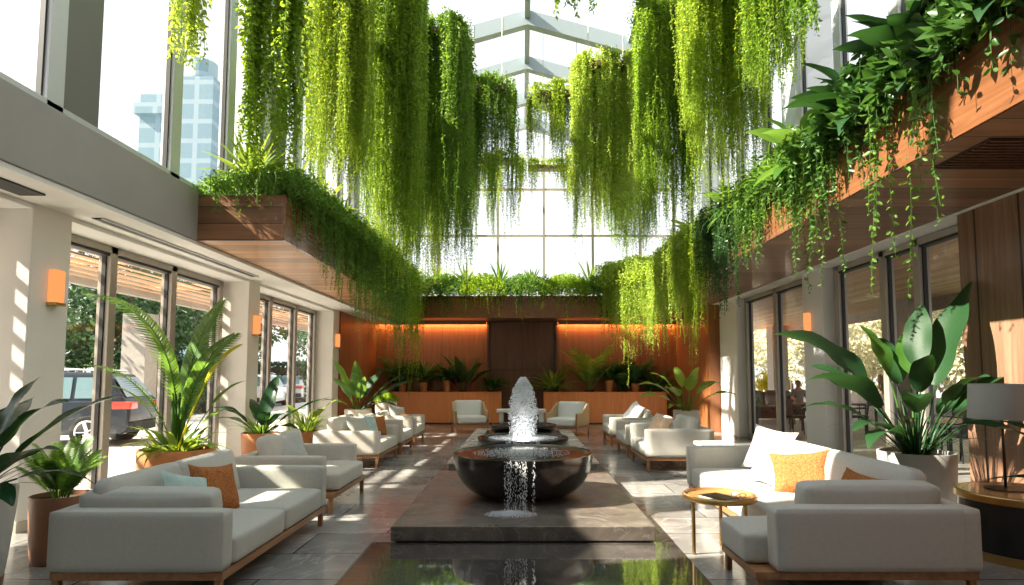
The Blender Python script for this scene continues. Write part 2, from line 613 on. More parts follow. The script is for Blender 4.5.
M['wood_dark'] = wood('dark_walnut', (.075, .033, .018), (.12, .055, .03), (.17, .08, .045), 'z', .45)
M['wood_right'] = wood('grey_walnut', (.16, .085, .05), (.24, .13, .08), (.33, .19, .125), 'z', .45, plank=.62, pax='y')
M['wood_bench'] = wood('orange_wood', (.66, .22, .065), (.78, .28, .09), (.84, .33, .12), 'z', .4)
M['wood_box'] = wood('box_wood', (.13, .048, .02), (.20, .078, .033), (.27, .115, .05), 'y', .25, coat=.4)
M['wood_box_x'] = wood('box_wood_end', (.17, .075, .035), (.25, .115, .055), (.33, .16, .08), 'x', .35, plank=.22, pax='z')
M['soffit_wood'] = wood('soffit_boards', (.36, .18, .085), (.52, .28, .14), (.64, .37, .2), 'x', .4, plank=.3, pax='y')
M['soffit_wood_r'] = wood('soffit_boards_right', (.19, .095, .05), (.28, .145, .08), (.38, .2, .115), 'x', .4, plank=.34, pax='y')
M['out_wood'] = wood('canopy_boards', (.42, .24, .13), (.58, .36, .21), (.68, .45, .28), 'y', .5, plank=.14, pax='x')
M['oak'] = wood('sofa_wood', (.20, .09, .035), (.32, .15, .06), (.42, .22, .09), 'y', .4)
M['floor'] = stone_mat('grey_marble_floor', (.19, .183, .178), (.40, .385, .365), (.52, .49, .46), .16, (1.3, .65), .006, .35, 1.1)
M['inlay'] = stone_mat('black_marble', (.05, .045, .04), (.12, .108, .098), (.20, .175, .155), .04, None, vscale=1.3)
M['plinth'] = stone_mat('brown_marble', (.062, .050, .042), (.20, .165, .138), (.32, .28, .24), .3, None, vscale=2.2)
M['pale_stone'] = stone_mat('pale_stone', (.42, .38, .33), (.56, .52, .46), (.62, .58, .52), .25, None)
M['bowl'] = plain('bronze_black', (.028, .022, .018), .22, .5, noise=.4, nscale=3, coat=.4)
M['water'] = water_mat('dark_water', (.012, .016, .012))
M['pool_water'] = water_mat('pool_water', (.012, .015, .014), .03, 6, .2)
M['drop'] = drop_mat('white_water')
M['fabric'] = plain('ivory_fabric', (.57, .54, .485), .85, noise=.04, nscale=30, bump=.25, bscale=260, spec=.2, sheen=.15)
M['fabric2'] = plain('warm_fabric', (.62, .575, .50), .85, noise=.04, nscale=30, bump=.25, bscale=260, spec=.2, sheen=.15)
M['fabric_g'] = plain('sage_white_fabric', (.51, .505, .45), .85, noise=.04, nscale=30, bump=.25, bscale=260, spec=.2, sheen=.15)
M['cushion_white'] = plain('white_cushion', (.84, .83, .80), .85, bump=.25, bscale=200, spec=.2)
M['rust'] = plain('rust_fabric', (.40, .15, .05), .9, noise=.35, nscale=60, bump=1.0, bscale=70, spec=.1)
M['mint'] = plain('mint_fabric', (.46, .60, .56), .85, noise=.12, nscale=12, bump=.3, spec=.2)
M['beige_pillow'] = plain('beige_pillow', (.72, .50, .33), .85, noise=.15, nscale=14, bump=.3, spec=.2)
M['cane'] = plain('woven_cane', (.58, .40, .22), .6, noise=.25, nscale=90, bump=.6, bscale=120)
M['brass'] = plain('brushed_brass', (.62, .40, .15), .28, 1.0, noise=.08)
M['gold_wood'] = wood('table_wood', (.34, .17, .06), (.45, .24, .09), (.55, .32, .13), 'x', .25, coat=.5)
M['terracotta'] = plain('terracotta', (.56, .215, .075), .6, noise=.1, nscale=6, bump=.2, bscale=40)
M['rust_pot'] = plain('rust_pot', (.27, .125, .065), .45, noise=.15, nscale=5)
M['pot_white'] = plain('white_pot', (.62, .60, .56), .5, noise=.05)
M['pot_grey'] = plain('grey_pot', (.33, .34, .335), .45, noise=.06)
M['pot_cream'] = plain('cream_pot', (.70, .62, .50), .5, noise=.06)
M['soil'] = plain('soil', (.05, .032, .02), .95, noise=.4, nscale=30, bump=1, bscale=60)
M['lamp_shade'] = plain('grey_shade', (.36, .34, .31), .8, bump=.15)
M['lamp_metal'] = plain('dark_bronze', (.06, .05, .045), .35, .8)
M['drum'] = plain('black_lacquer', (.012, .012, .012), .3, coat=.3)
M['patio'] = plain('charcoal_wicker', (.035, .037, .04), .6, noise=.3, nscale=40)
M['patio_cushion'] = plain('charcoal_cushion', (.09, .095, .10), .85)
M['sconce'] = emit('sconce_glow', (1, .34, .11), .95)
M['led'] = emit('led_strip', (1, .38, .07), 10.0)
M['asphalt'] = plain('asphalt', (.20, .20, .20), .8, noise=.15, nscale=20)
M['paving'] = plain('pale_paving', (.62, .58, .53), .7, noise=.08, nscale=5)
M['car_dark'] = plain('car_paint', (.010, .018, .030), .3, .1, coat=.2)
M['car_white'] = plain('white_car_paint', (.75, .78, .82), .2, coat=1.0)
M['car_glass'] = plain('car_glass', (.14, .24, .26), .06, spec=.9, coat=.5)
M['tyre'] = plain('tyre_rubber', (.02, .02, .02), .8)
M['rim'] = plain('alloy_rim', (.7, .7, .7), .3, .8)
M['tail'] = plain('tail_light', (.75, .04, .015), .2, coat=.6)
M['bark'] = plain('bark', (.19, .14, .10), .9, noise=.3, nscale=12, bump=.8, bscale=30)
M['concrete'] = plain('concrete', (.36, .33, .29), .8, noise=.1)
M['skin'] = plain('skin', (.55, .34, .24), .5)
M['hair'] = plain('hair', (.015, .012, .01), .5)
M['shirt'] = plain('grey_shirt', (.28, .29, .32), .9)

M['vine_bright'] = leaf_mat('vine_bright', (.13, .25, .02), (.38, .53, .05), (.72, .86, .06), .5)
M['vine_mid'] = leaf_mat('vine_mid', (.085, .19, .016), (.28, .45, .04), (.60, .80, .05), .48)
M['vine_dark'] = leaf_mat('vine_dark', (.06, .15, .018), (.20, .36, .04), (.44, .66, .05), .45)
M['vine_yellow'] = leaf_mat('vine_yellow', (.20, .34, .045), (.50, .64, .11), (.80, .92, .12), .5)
M['trail'] = leaf_mat('trailing_green', (.045, .12, .02), (.17, .32, .055), (.36, .60, .07), .42)
M['trail_deep'] = leaf_mat('trailing_deep', (.02, .06, .018), (.07, .16, .045), (.13, .3, .05), .35)
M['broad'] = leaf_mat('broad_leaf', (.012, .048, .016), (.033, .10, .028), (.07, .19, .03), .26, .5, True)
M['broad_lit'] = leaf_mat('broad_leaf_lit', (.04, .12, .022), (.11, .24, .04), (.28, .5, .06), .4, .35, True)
M['banana_dark'] = leaf_mat('banana_dark', (.012, .05, .022), (.03, .095, .035), (.06, .17, .03), .22, .25, True)
M['broad_mid'] = leaf_mat('broad_mid', (.03, .085, .022), (.09, .19, .045), (.16, .36, .05), .34, .36)
M['yellow_leaf'] = leaf_mat('yellow_leaf', (.55, .48, .02), (.65, .55, .03), (.9, .8, .05), .5, .4)
M['agave'] = leaf_mat('agave_leaf', (.10, .22, .03), (.24, .38, .06), (.55, .68, .08), .42, .4)
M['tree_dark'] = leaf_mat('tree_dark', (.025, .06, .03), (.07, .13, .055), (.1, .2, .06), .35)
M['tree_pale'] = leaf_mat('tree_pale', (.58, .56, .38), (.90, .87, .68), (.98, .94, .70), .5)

for _k in ('inlay',):
    for _n in M[_k].node_tree.nodes:
        if _n.type == 'BSDF_PRINCIPLED': _n.inputs['Specular IOR Level'].default_value = 1.0; _n.inputs['Coat Weight'].default_value = 1.0; _n.inputs['Coat Roughness'].default_value = .02; _n.inputs['Coat IOR'].default_value = 1.7
M['terrace'] = plain('terrace_boards', (.27, .25, .235), .35, noise=.15, nscale=4)
M['shadow_grey'] = plain('painted_shade_grey', (.17, .17, .145), .6)
# ------------------------------------------------------------------ the setting
LG, LC, LB = -5.35, -4.85, -4.24       # left glazing, column faces, beam face
RG, RC, RB = 5.60, 5.32, 4.62
ZL, ZR = 3.26, 3.48                    # lower ceilings left / right
YB, YG = 19.7, 18.7                    # back wall, upper back glazing
Y0 = -2.5


def struct(name, mb, m, parent=None, **k):
    o = mb.build(name, m, parent, **k)
    if parent is None: o['kind'] = 'structure'
    return o


struct('floor', MB().box(LG - .1, RG + .1, Y0, YB + .2, -.2, 0), M['floor'])
struct('floor_inlay', MB().box(-1.36, 1.36, 1.0, 5.53, .0, .006), M['inlay'])
struct('street', MB().box(-90, LG - 7.4, -20, 120, -.35, -.06), M['asphalt'])
struct('path', MB().box(LG - 7.4, LG - .1, -20, 60, -.3, -.02), M['paving'])
struct('terrace_paving', MB().box(RG + .1, 60, -20, 90, -.3, -.02), M['terrace'])
struct('ground', MB().box(-5.4, 5.6, YB + .2, 120, -.4, -.05), M['paving'])

# left beam, soffit, trim with the dark air slot
struct('beam_left', MB().box(-5.6, LB, Y0, YG, ZL, 3.92), M['beam'], bevel=.01)
struct('ceiling_left', MB().box(-5.6, LB - .02, Y0, YB, ZL - .05, ZL - .005), M['soffit'])
struct('trim_1', MB().box(LG - .05, LC - .02, Y0, YB, ZL - .10, ZL - .052), M['white_paint'], bevel=.008)
vt = thing('air_vent', 'long thin dark air slot in the white soffit above the left windows', 'vent', (-4.6, 9.0, ZL - .062))
MB().box(-.045, .045, -2.6, 1.2, -.004, .012).build('vent_slot', M['black'], vt)
vf = MB()
for s in (-1, 1): vf.box(s * .05 - .008, s * .05 + .008, -2.62, 1.22, -.008, .012)
vf.build('vent_frame', M['alu_light'], vt)
vt2 = thing('air_vent', 'short dark air slot in the soffit beside the nearest left column', 'vent', (-4.62, 5.05, ZL - .062))
MB().box(-.12, .12, -.5, .5, -.004, .012).build('vent_slot', M['black'], vt2)

# columns
for i, (y0, y1) in enumerate(((5.85, 6.36), (10.55, 11.0), (15.3, 15.8))):
    struct('column', MB().box(-5.5, LC, y0, y1, 0, ZL - .03), M['column'], bevel=.012)
    struct('baseboard_left', MB().box(-5.51, LC + .012, y0 - .012, y1 + .012, 0, .10), M['column_face'])
for i, (y0, y1) in enumerate(((10.6, 11.35), (14.9, 16.2))):
    struct('column', MB().box(RC, RG + .1, y0, y1, 0, ZR - .03), M['white_paint'], bevel=.012)
for (y0, y1) in ((5.4, 5.9), (9.9, 10.6), (14.9, 15.5)):
    struct('column', MB().box(-5.1, LB - .08, y0, y1, 3.92, 8.5), M['steel_white'], bevel=.01)
    struct('column_shade_face', MB().box(LB - .08, LB - .06, y0 - .01, y1 + .01, 3.92, 8.5), M['shadow_grey'])  # thin dark sheet: painted shade for the backlit face of the column
    struct('column', MB().box(RB + .08, 5.3, y0, y1, 4.1, 8.5), M['steel_white'], bevel=.01)

# lower glazing ----------------------------------------------------------
wn = [0]


def glazing(x, ys, z0, z1, side, mw=.13, md=.16, wide=None, gl='glass', fr='alu', sill=.1):
    """a run of tall panes between mullions standing at ys"""
    wn[0] += 1
    w = struct_empty('window_%d' % wn[0], (x, ys[0], z0))
    inx = -side
    for i, y in enumerate(ys):
        b = mw * (1.0)
        MB().box(-md / 2, md / 2, y - ys[0] - b / 2, y - ys[0] + b / 2, 0, z1 - z0).build('mullion', M[fr], w, bevel=.006)
        MB().box(-.025, .025, y - ys[0] - b / 2 - .022, y - ys[0] - b / 2 + .001, 0, z1 - z0).build('gasket', M['black'], w)
    L = ys[-1] - ys[0]
    MB().box(-md / 2, md / 2, 0, L, z1 - z0 - .09, z1 - z0).build('head_rail', M[fr], w, bevel=.005)
    MB().box(-md / 2, md / 2, 0, L, 0, sill).build('bottom_rail', M[fr], w, bevel=.005)
    MB().box(-md / 2 + .02, md / 2 - .02, 0, L, z1 - z0 - .125, z1 - z0 - .088).build('gasket', M['black'], w)
    for i in range(len(ys) - 1):
        MB().add([(0, ys[i] - ys[0], .05), (0, ys[i + 1] - ys[0], .05), (0, ys[i + 1] - ys[0], z1 - z0 - .05), (0, ys[i] - ys[0], z1 - z0 - .05)], [(0, 1, 2, 3)]).build('pane', M[gl], w)
    return w


struct('sun_block_wall_left', MB().box(LG - .2, LG + .1, Y0, 4.4, 0, ZL), M['column'])  # unseen wall added to keep sun off the near left sofa arm
glazing(LG, [4.4, 5.1, 5.85], 0, ZL - .1, -1)
glazing(LG, [6.36, 7.66, 9.0, 10.42], 0, ZL - .1, -1)
glazing(LG, [11.06, 12.5, 13.9, 15.2], 0, ZL - .1, -1)
glazing(RG, [7.3, 8.35, 9.15, 10.5], 0, ZR - .06, 1)
glazing(RG, [11.42, 13.1, 14.8], 0, ZR - .06, 1)
# upper glazing above the beams
glazing(-4.36, [-2.4, -.4, 1.6, 3.5, 5.35, 7.25, 8.6, 9.85, 11.3, 12.7, 14.0, 14.9, 16.6, 18.6], 3.9, 8.45, -1, mw=.2, md=.13, fr='alu_light')
glazing(4.72, [-2.4, -.4, 1.6, 3.5, 5.35, 7.25, 8.6, 9.85, 11.3, 12.7, 14.0, 14.9, 16.6, 18.6], 4.1, 8.45, 1, mw=.2, md=.13, fr='alu_light')

# upper back glazing under the gable
wn[0] += 1
wb = struct_empty('window_%d' % wn[0], (0, YG, 3.8))
RX, RZ, EZ = .1, 9.75, 8.45


def roofz(x):
    return RZ - (RZ - EZ) * abs(x - RX) / (RX + 4.36 if x < RX else 4.72 - RX)


for x in (-4.2, -2.65, -.79, .66, 2.2, 3.7):
    MB().box(x - .035, x + .035, -.06, .06, 0, roofz(x) - 3.8).build('mullion', M['alu'], wb)
for z in (5.91, 7.4):
    MB().box(-4.36, 4.72, -.05, .05, z - 3.8 - .03, z - 3.8 + .03).build('transom', M['alu'], wb)
MB().add([(-4.36, 0, 0), (4.72, 0, 0), (4.72, 0, EZ - 3.8), (RX, 0, RZ - 3.8), (-4.36, 0, EZ - 3.8)], [(0, 1, 2, 3, 4)]).build('pane', M['glass'], wb)

# glass roof
ce = struct_empty('ceiling', (0, 0, 0))
ys = [-2.5 + 1.95 * k for k in range(12)]
ys[-1] = YG
rp = []
for y in ys:
    r = MB()
    for (xa, xb) in ((-4.4, RX), (RX, 4.76)):
        za, zb = roofz(xa), roofz(xb)
        vs = [(xa, y - .10, za - .34), (xb, y - .10, zb - .34), (xb, y + .10, zb - .34), (xa, y + .10, za - .34),
              (xa, y - .10, za), (xb, y - .10, zb), (xb, y + .10, zb), (xa, y + .10, za)]
        r.add(vs, [(0, 3, 2, 1), (4, 5, 6, 7), (0, 1, 5, 4), (1, 2, 6, 5), (2, 3, 7, 6), (3, 0, 4, 7)])
    r.build('rafter', M['roof_steel'], ce)
MB().box(RX - .06, RX + .06, Y0, YG, RZ - .2, RZ + .02).build('ridge_beam', M['roof_steel'], ce)
for x in (-4.4, -2.2, 2.4, 4.76):
    z = roofz(x)
    MB().box(x - .04, x + .04, Y0, YG, z - .12, z + .01).build('purlin', M['roof_steel'], ce)
for i in range(len(ys) - 1):
    for (xa, xb) in ((-4.4, RX), (RX, 4.76)):
        MB().add([(xa, ys[i], roofz(xa) + .01), (xb, ys[i], roofz(xb) + .01), (xb, ys[i + 1], roofz(xb) + .01), (xa, ys[i + 1], roofz(xa) + .01)], [(0, 1, 2, 3)]).build('pane', M['roof_glass'], ce)

struct('sun_block_wall_left', MB().box(-5.0, -4.42, Y0, 3.4, 3.92, 8.5), M['white_paint'])  # unseen infill added to keep sun off the corner sofa's near arm
# right side: soffit of boards, white strip, upper spandrel, wooden wall
struct('ceiling_right', MB().box(3.57, RG - .42, Y0, YB, ZR - .03, ZR), M['soffit_wood_r'])
struct('trim_2', MB().box(RG - .42, RG + .1, Y0, YB, ZR - .05, ZR - .005), M['white_paint'], bevel=.01)
struct('beam_right', MB().box(RB, 6.0, Y0, YG, ZR + .01, 4.1), M['beam'])
struct('wall_right', MB().box(5.22, 5.7, Y0, 7.1, 0, ZR - .04), M['wood_right'])
struct('baseboard_right', MB().box(5.19, 5.3, Y0, 7.12, 0, .1), M['alu'])
gr = thing('ceiling_vent', 'dark slatted vent grille in the boarded soffit at upper right', 'vent', (4.45, 5.15, ZR - .034))
MB().box(-.62, .62, -.35, .35, -.004, .003).build('backing', M['black'], gr)
for k in range(11):
    MB().box(-.6, .6, -.33 + k * .066 - .012, -.33 + k * .066 + .012, -.02, -.003).build('slat', M['wood_dark'], gr)

struct('fill_block_wall_front', MB().box(-5.6, 6.0, Y0 - .2, Y0, 0, 9.8), M['beam'])  # unseen dark wall added behind the camera to cut front fill light
# back wall niche
struct('wall_back', MB().box(LG - .1, -1.15, YB, YB + .2, 0, 3.36).box(1.1, RG + .1, YB, YB + .2, 0, 3.36).box(-1.15, 1.1, YB, YB + .2, 3.30, 3.36), M['wood_panel'])
struct('ceiling_back', MB().box(LC - .5, RG, 17.4, YB + .2, 3.30, 3.42), M['wood_dark'])
struct('wall_back_left', MB().box(LG - .1, LC + .02, 15.85, YB + .1, 0, ZL - .02), M['wood_panel'])
struct('wall_back_right', MB().box(5.05, RG + .1, 16.25, YB + .1, 0, ZR - .04), M['wood_panel'])
dr = struct_empty('door_1', (-.025, YB + .12, 0))
MB().box(-1.12, 1.12, .02, .1, 0, 3.3).build('door_lining', M['wood_dark'], dr)
for s in (-1, 1):
    for (z0, z1) in ((.02, 1.7), (1.72, 3.28)):
        MB().box(min(s * .008, s * 1.1), max(s * .008, s * 1.1), -.03, .03, z0, z1).build('door_panel', M['wood_dark'], dr, bevel=.006)
    MB().tube([(s * .07, -.06, 1.0), (s * .07, -.06, 1.35)], .012).build('door_handle', M['brass'], dr)
fr = MB().box(-1.16, -1.1, -.16, .1, 0, 3.3).box(1.1, 1.16, -.16, .1, 0, 3.3)
fr.build('door_frame', M['wood_dark'], dr)
# seams of the back wall panels
for x in (-3.9, -2.65, 2.6, 3.85):
    struct('trim_3', MB().box(x - .006, x + .006, YB - .006, YB, 1.0, 3.3), M['wood_dark'])
for (x0, x1, w) in ((LC + .05, -1.2, 'left'), (1.15, 5.0, 'right')):
    struct('trim_4', MB().box(x0, x1, YB - .12, YB - .06, 3.19, 3.30), M['wood_dark'])
    t = MB().box(x0, x1, YB - .05, YB - .02, 3.22, 3.26).build('led_strip', M['led'])
    tag(t, 'glowing orange light strip along the top of the back wall %s of the door' % w, 'light', 'light strips on the back wall')
    ld = bpy.data.lights.new('strip_light', 'AREA'); ld.shape = 'RECTANGLE'; ld.size = x1 - x0; ld.size_y = .06; ld.energy = 28; ld.color = (1, .42, .14)
    lo = bpy.data.objects.new('strip_light', ld); COL.objects.link(lo); lo.location = ((x0 + x1) / 2, YB - .1, 3.18); lo.rotation_euler = (math.radians(20), 0, 0)

for x in (-3.0, 3.0):  # fill lamps without visible fittings, added to brighten benches and back wall
    ld = bpy.data.lights.new('added_bench_fill', 'AREA'); ld.shape = 'RECTANGLE'; ld.size = 3.2; ld.size_y = .08; ld.energy = 13; ld.color = (1, .80, .60)
    lo = bpy.data.objects.new('added_bench_fill', ld); COL.objects.link(lo); lo.location = (x, 17.6, 3.17); lo.rotation_euler = (math.radians(18), 0, 0)

# upper planter boxes ------------------------------------------------------
pb = thing('planter_box', 'long wooden planter box projecting from the left grey beam, boarded underneath', 'planter', (LB, 7.7, ZL))
BX = -3.1 - LB
MB().box(BX - .03, BX, 0, 9.7, 0, .6).build('front_board', M['wood_box'], pb)
MB().box(0, BX - .03, 0, .03, 0, .6).build('end_board', M['wood_box_x'], pb)
MB().box(0, BX - .03, .03, 9.7, .0, .03).build('bottom_board', M['soffit_wood'], pb)
MB().box(0, BX - .03, .03, 9.7, .3, .54).build('soil', M['soil'], pb)
pr = thing('planter_box', 'long glossy copper-brown planter box running along the right side above the boarded soffit', 'planter', (3.57, 1.2, ZR))
MB().box(-.03, 0, 0, 16.2, -.03, .64).build('front_board', M['wood_box'], pr)
MB().box(0, RB - 3.57, 0, 16.2, .3, .58).build('soil', M['soil'], pr)
pk = thing('planter_box', 'wooden planter box spanning the hall above the back wall', 'planter', (0, 17.3, 3.18))
MB().box(-3.1, 3.57, 0, .04, 0, .64).build('front_board', M['wood_box'], pk)
MB().box(-3.1, 3.57, .04, 1.3, 0.06, .12).build('bottom_board', M['wood_dark'], pk)
MB().box(-3.1, 3.57, .04, 1.3, .3, .56).build('soil', M['soil'], pk)
struct('trim_5', MB().box(-4.24, 3.57, 17.34, 18.8, 3.42, 3.5), M['wood_dark'])

# planter benches along the back wall
for (x0, x1, w) in ((-4.15, -.69, 'left'), (.66, 4.52, 'right')):
    b = thing('planter_bench', 'long orange-brown wooden bench box against the back wall, %s of the dark door' % w, 'bench', ((x0 + x1) / 2, 18.95, 0))
    h = (x1 - x0) / 2
    MB().box(-h, h, 0, .72, .04, .97).build('front_panel', M['wood_bench'], b)
    MB().box(-h, h, -.01, .73, .97, 1.0).build('top_board', M['wood_bench'], b, bevel=.005)
    MB().box(-h + .02, h - .02, .03, .7, 0, .045).build('plinth', M['black'], b)

# wall lights
sc_spots = [((LC, 6.13, 2.42), 1, 'glowing amber wall light on the nearest left column'), ((LC, 10.8, 2.42), 1, 'glowing amber wall light on the second left column'),
            ((LC, 15.55, 2.42), 1, 'glowing amber wall light on the third left column'), ((RC, 11.1, 2.5), -1, 'glowing amber wall light on the right column')]
sc0 = None
for (p, s, lab) in sc_spots:
    if sc0 is None:
        sc0 = thing('wall_light', lab, 'wall light', p, 0, 'wall lights on the columns')
        MB().box(.0, .09, -.065, .065, -.17, .17).build('light_shade', M['sconce'], sc0, bevel=.02)
        MB().box(.0, .10, -.07, .07, -.2, -.17).build('base_plate', M['brass'], sc0)
    else:
        dup(sc0, p, 0 if s > 0 else PI, lab)

# ------------------------------------------------------------------ fountain
pl = thing('fountain_plinth', 'low brown marble plinth under the front fountain bowl', 'plinth', (0, 5.5, 0))
MB().box(-1.19, 1.19, 0, 3.2, .02, .15).build('slab', M['plinth'], pl, bevel=.008)
MB().box(-1.15, 1.15, .05, 3.15, 0, .022).build('recess', M['black'], pl)
pt = thing('fountain_platform', 'stone-edged long pool platform behind the front fountain bowl', 'pool', (0, 9.3, 0))
MB().box(-1.14, 1.14, 0, 5.9, 0, .155).build('base', M['plinth'], pt, bevel=.006)
for x in (-1.02, 1.02):
    MB().box(x - .14, x + .14, -.01, 5.91, .155, .185).build('border', M['pale_stone'], pt, bevel=.004)
for y in (.13, 5.77):
    MB().box(-.88, .88, y - .13, y + .13, .155, .185).build('border', M['pale_stone'], pt, bevel=.004)
MB().box(-.88, .88, .26, 5.64, .155, .172).build('pool_water', M['pool_water'], pt)


def bowl(y, r, z0, zr, label, foam=True):
    b = thing('fountain_bowl', label, 'fountain', (0, y, z0), 0, 'bowls in the fountain row')
    h = zr - z0
    prof = []
    for i in range(15):
        a = i / 14 * PI / 2
        prof.append((r * (.36 + .64 * math.sin(a) ** .85), h * (1 - math.cos(a)) ** 1.0))
    prof += [(r * .985, h + .004), (r * .95, h - .03), (r * .9, h - .05)]
    MB().lathe([(r * .3, 0)] + prof, 64).build('basin', M['bowl'], b, smooth=True, auto=.6)
    MB().lathe([(0.0001, h - .012), (r * .97, h - .012)], 64, cap=False).build('water', M['water'], b)
    return b


bowl(6.9, .79, .15, .64, 'large dark bronze fountain bowl nearest the front, brimming with water')
bowl(10.4, .78, .172, .46, 'second dark fountain bowl with the white water jet rising from it')
bowl(13.3, .74, .172, .44, 'third dark fountain bowl, farthest back of the row')


def drops(pts, r):
    """little octahedra"""
    pts = np.asarray(pts); n = len(pts)
    r = np.broadcast_to(np.asarray(r, float), (n,))[:, None, None]
    o = np.array([[1, 0, 0], [-1, 0, 0], [0, 1, 0], [0, -1, 0], [0, 0, 1.4], [0, 0, -1.4]])[None]
    V = (pts[:, None, :] + o * r).reshape(-1, 3)
    T = np.array([[0, 2, 4], [2, 1, 4], [1, 3, 4], [3, 0, 4], [2, 0, 5], [1, 2, 5], [3, 1, 5], [0, 3, 5]])
    Q = (np.arange(n)[:, None, None] * 6 + T[None]).reshape(-1, 3)
    return V, Q


# jet
jt = thing('water_jet', 'white water jet spraying upward above the second fountain bowl', 'water', (0, 10.4, .45))
pts = []
Hj = 1.03
n = 7000
zz = RNG.uniform(0, 1, n) ** .85
prof = np.interp(zz, [0, .15, .35, .6, .8, .93, 1.0], [.25, .24, .27, .24, .18, .11, .05])
rr = prof * RNG.uniform(0, 1, n) ** .75
aa = RNG.uniform(0, 2 * PI, n)
pts = np.stack([rr * np.cos(aa), rr * np.sin(aa), zz * Hj], 1)
V, Q = drops(pts, RNG.uniform(.003, .0135, n) * (1.15 - .4 * zz))
sp = mesh_np('spray', V, Q, M['drop'], jt); sp['kind'] = 'stuff'


fl = bpy.data.lights.new('added_jet_fill', 'POINT'); fl.energy = 14; fl.color = (1, .97, .92); fl.shadow_soft_size = .12  # fill lamp added in the bowl to brighten the jet
fo = bpy.data.objects.new('added_jet_fill', fl); COL.objects.link(fo); fo.location = (0, 10.05, .54)


def foam(name, label, c, rx, ry, n, seed=0, size=(.004, .011), hh=.03):
    a = RNG.uniform(0, 2 * PI, n); r = RNG.uniform(0, 1, n) ** .95
    p = np.stack([rx * r * np.cos(a), ry * r * np.sin(a), RNG.uniform(0, hh, n) * (1 - r)], 1)
    V, Q = drops(p, RNG.uniform(*size, n) * (1.15 - .6 * r))
    o = mesh_np(name, V, Q, M['drop']); o.location = c
    return tag(o, label, 'water', None, 'stuff')


foam('foam', 'white foam ring where the jet falls into the second bowl', (0, 10.4, .45), .60, .54, 3600, size=(.003, .008))
foam('foam', 'white bubbling foam across the water of the front bowl', (-.02, 6.95, .63), .56, .52, 1900, size=(.002, .0065), hh=.012)
foam('foam', 'white splash of foam on the plinth under the front bowl overflow', (-.12, 5.98, .152), .26, .16, 1500, size=(.003, .007), hh=.03)
# falling sheets
def sheet(label, y0, z0, z1, x0, x1, n, dy):
    t = RNG.uniform(0, 1, n)
    strands = RNG.uniform(x0, x1, 26)
    x = strands[RNG.integers(0, 26, n)] + RNG.normal(0, .006, n)
    p = np.stack([x, y0 - dy * np.sqrt(t) , z0 - (z0 - z1) * t], 1)
    V, Q = drops(p, RNG.uniform(.0018, .0042, n))
    V = V.reshape(-1, 6, 3); c = V.mean(1, keepdims=True); V = c + (V - c) * np.array([1, 1, 2.2]); V = V.reshape(-1, 3)
    o = mesh_np('falling_water', V, Q, M['drop'])
    return tag(o, label, 'water', None, 'stuff')


sheet('thin veil of water falling from the rim of the front fountain bowl to the plinth', 6.09, .645, .16, -.18, .12, 650, .06)
sheet('thin streams of water falling from the second fountain bowl', 9.60, .47, .18, -.26, .26, 1500, .06)

# low white table behind
lt = thing('low_table', 'low white table in front of the dark door behind the fountain', 'table', (-.05, 16.8, 0))
MB().box(-.68, .68, -.3, .3, .50, .58).build('tabletop', M['cushion_white'], lt, bevel=.015)
for sx in (-1, 1):
    MB().box(sx * .55 - .06, sx * .55 + .06, -.25, .25, 0, .5).build('leg', M['white_paint'], lt, bevel=.01)


# ------------------------------------------------------------------ seating
def leg(parent, x, y, h, w=.045, m='oak'):
    MB().box(x - w / 2, x + w / 2, y - w / 2, y + w / 2, 0, h).build('leg', M[m], parent, bevel=.006)


def sofa(name, label, cat, loc, rz, L, D, nseat, group, fab='fabric', arm_h=.60, arm_t=.15, back_cush=.80, arm_d=None, bolster=False, rail=.19):
    """front faces local +x, length runs along local y from 0 to L, back at x = 0"""
    t = thing(name, label, cat, loc, rz, group)
    f = M[fab]
    arm_d = arm_d or D
    MB().box(.02, D, .02, L - .02, rail - .055, rail).build('frame', M['oak'], t, bevel=.006)
    for x in (.05, D - .04):
        for y in (.05, L - .05): leg(t, x, y, rail - .05)
    MB().rbox(.07, L / 2, (rail + arm_h) / 2, .14, L - .02, arm_h - rail, .02, n=6).build('backrest', f, t, smooth=True)
    for y in (arm_t / 2, L - arm_t / 2):
        MB().rbox(arm_d / 2, y, (rail + arm_h) / 2, arm_d, arm_t, arm_h - rail, .022, n=6).build('armrest', f, t, smooth=True)
    sl = (L - 2 * arm_t) / nseat
    for i in range(nseat):
        y = arm_t + sl * (i + .5)
        MB().rbox(.14 + (D - .13) / 2, y, rail + .10, D - .13, sl - .008, .20, .04, .018, n=10, side_puff=.008).build('seat_cushion', f, t, smooth=True)
        R = Matrix.Rotation(math.radians(-14), 3, 'Y')
        MB().rbox(.27, y, back_cush - .24, .17, sl - .03, .46, .07, .0, n=10, M=R, side_puff=.03).build('back_cushion', f, t, smooth=True)
    if bolster:
        R = Matrix.Rotation(math.radians(10), 3, 'X')
        MB().rbox(D * .47, arm_t + .09, arm_h - .03, D * .78, .18, .27, .04, .012, n=10, M=R, side_puff=.02).build('arm_cushion', f, t, smooth=True)
    return t


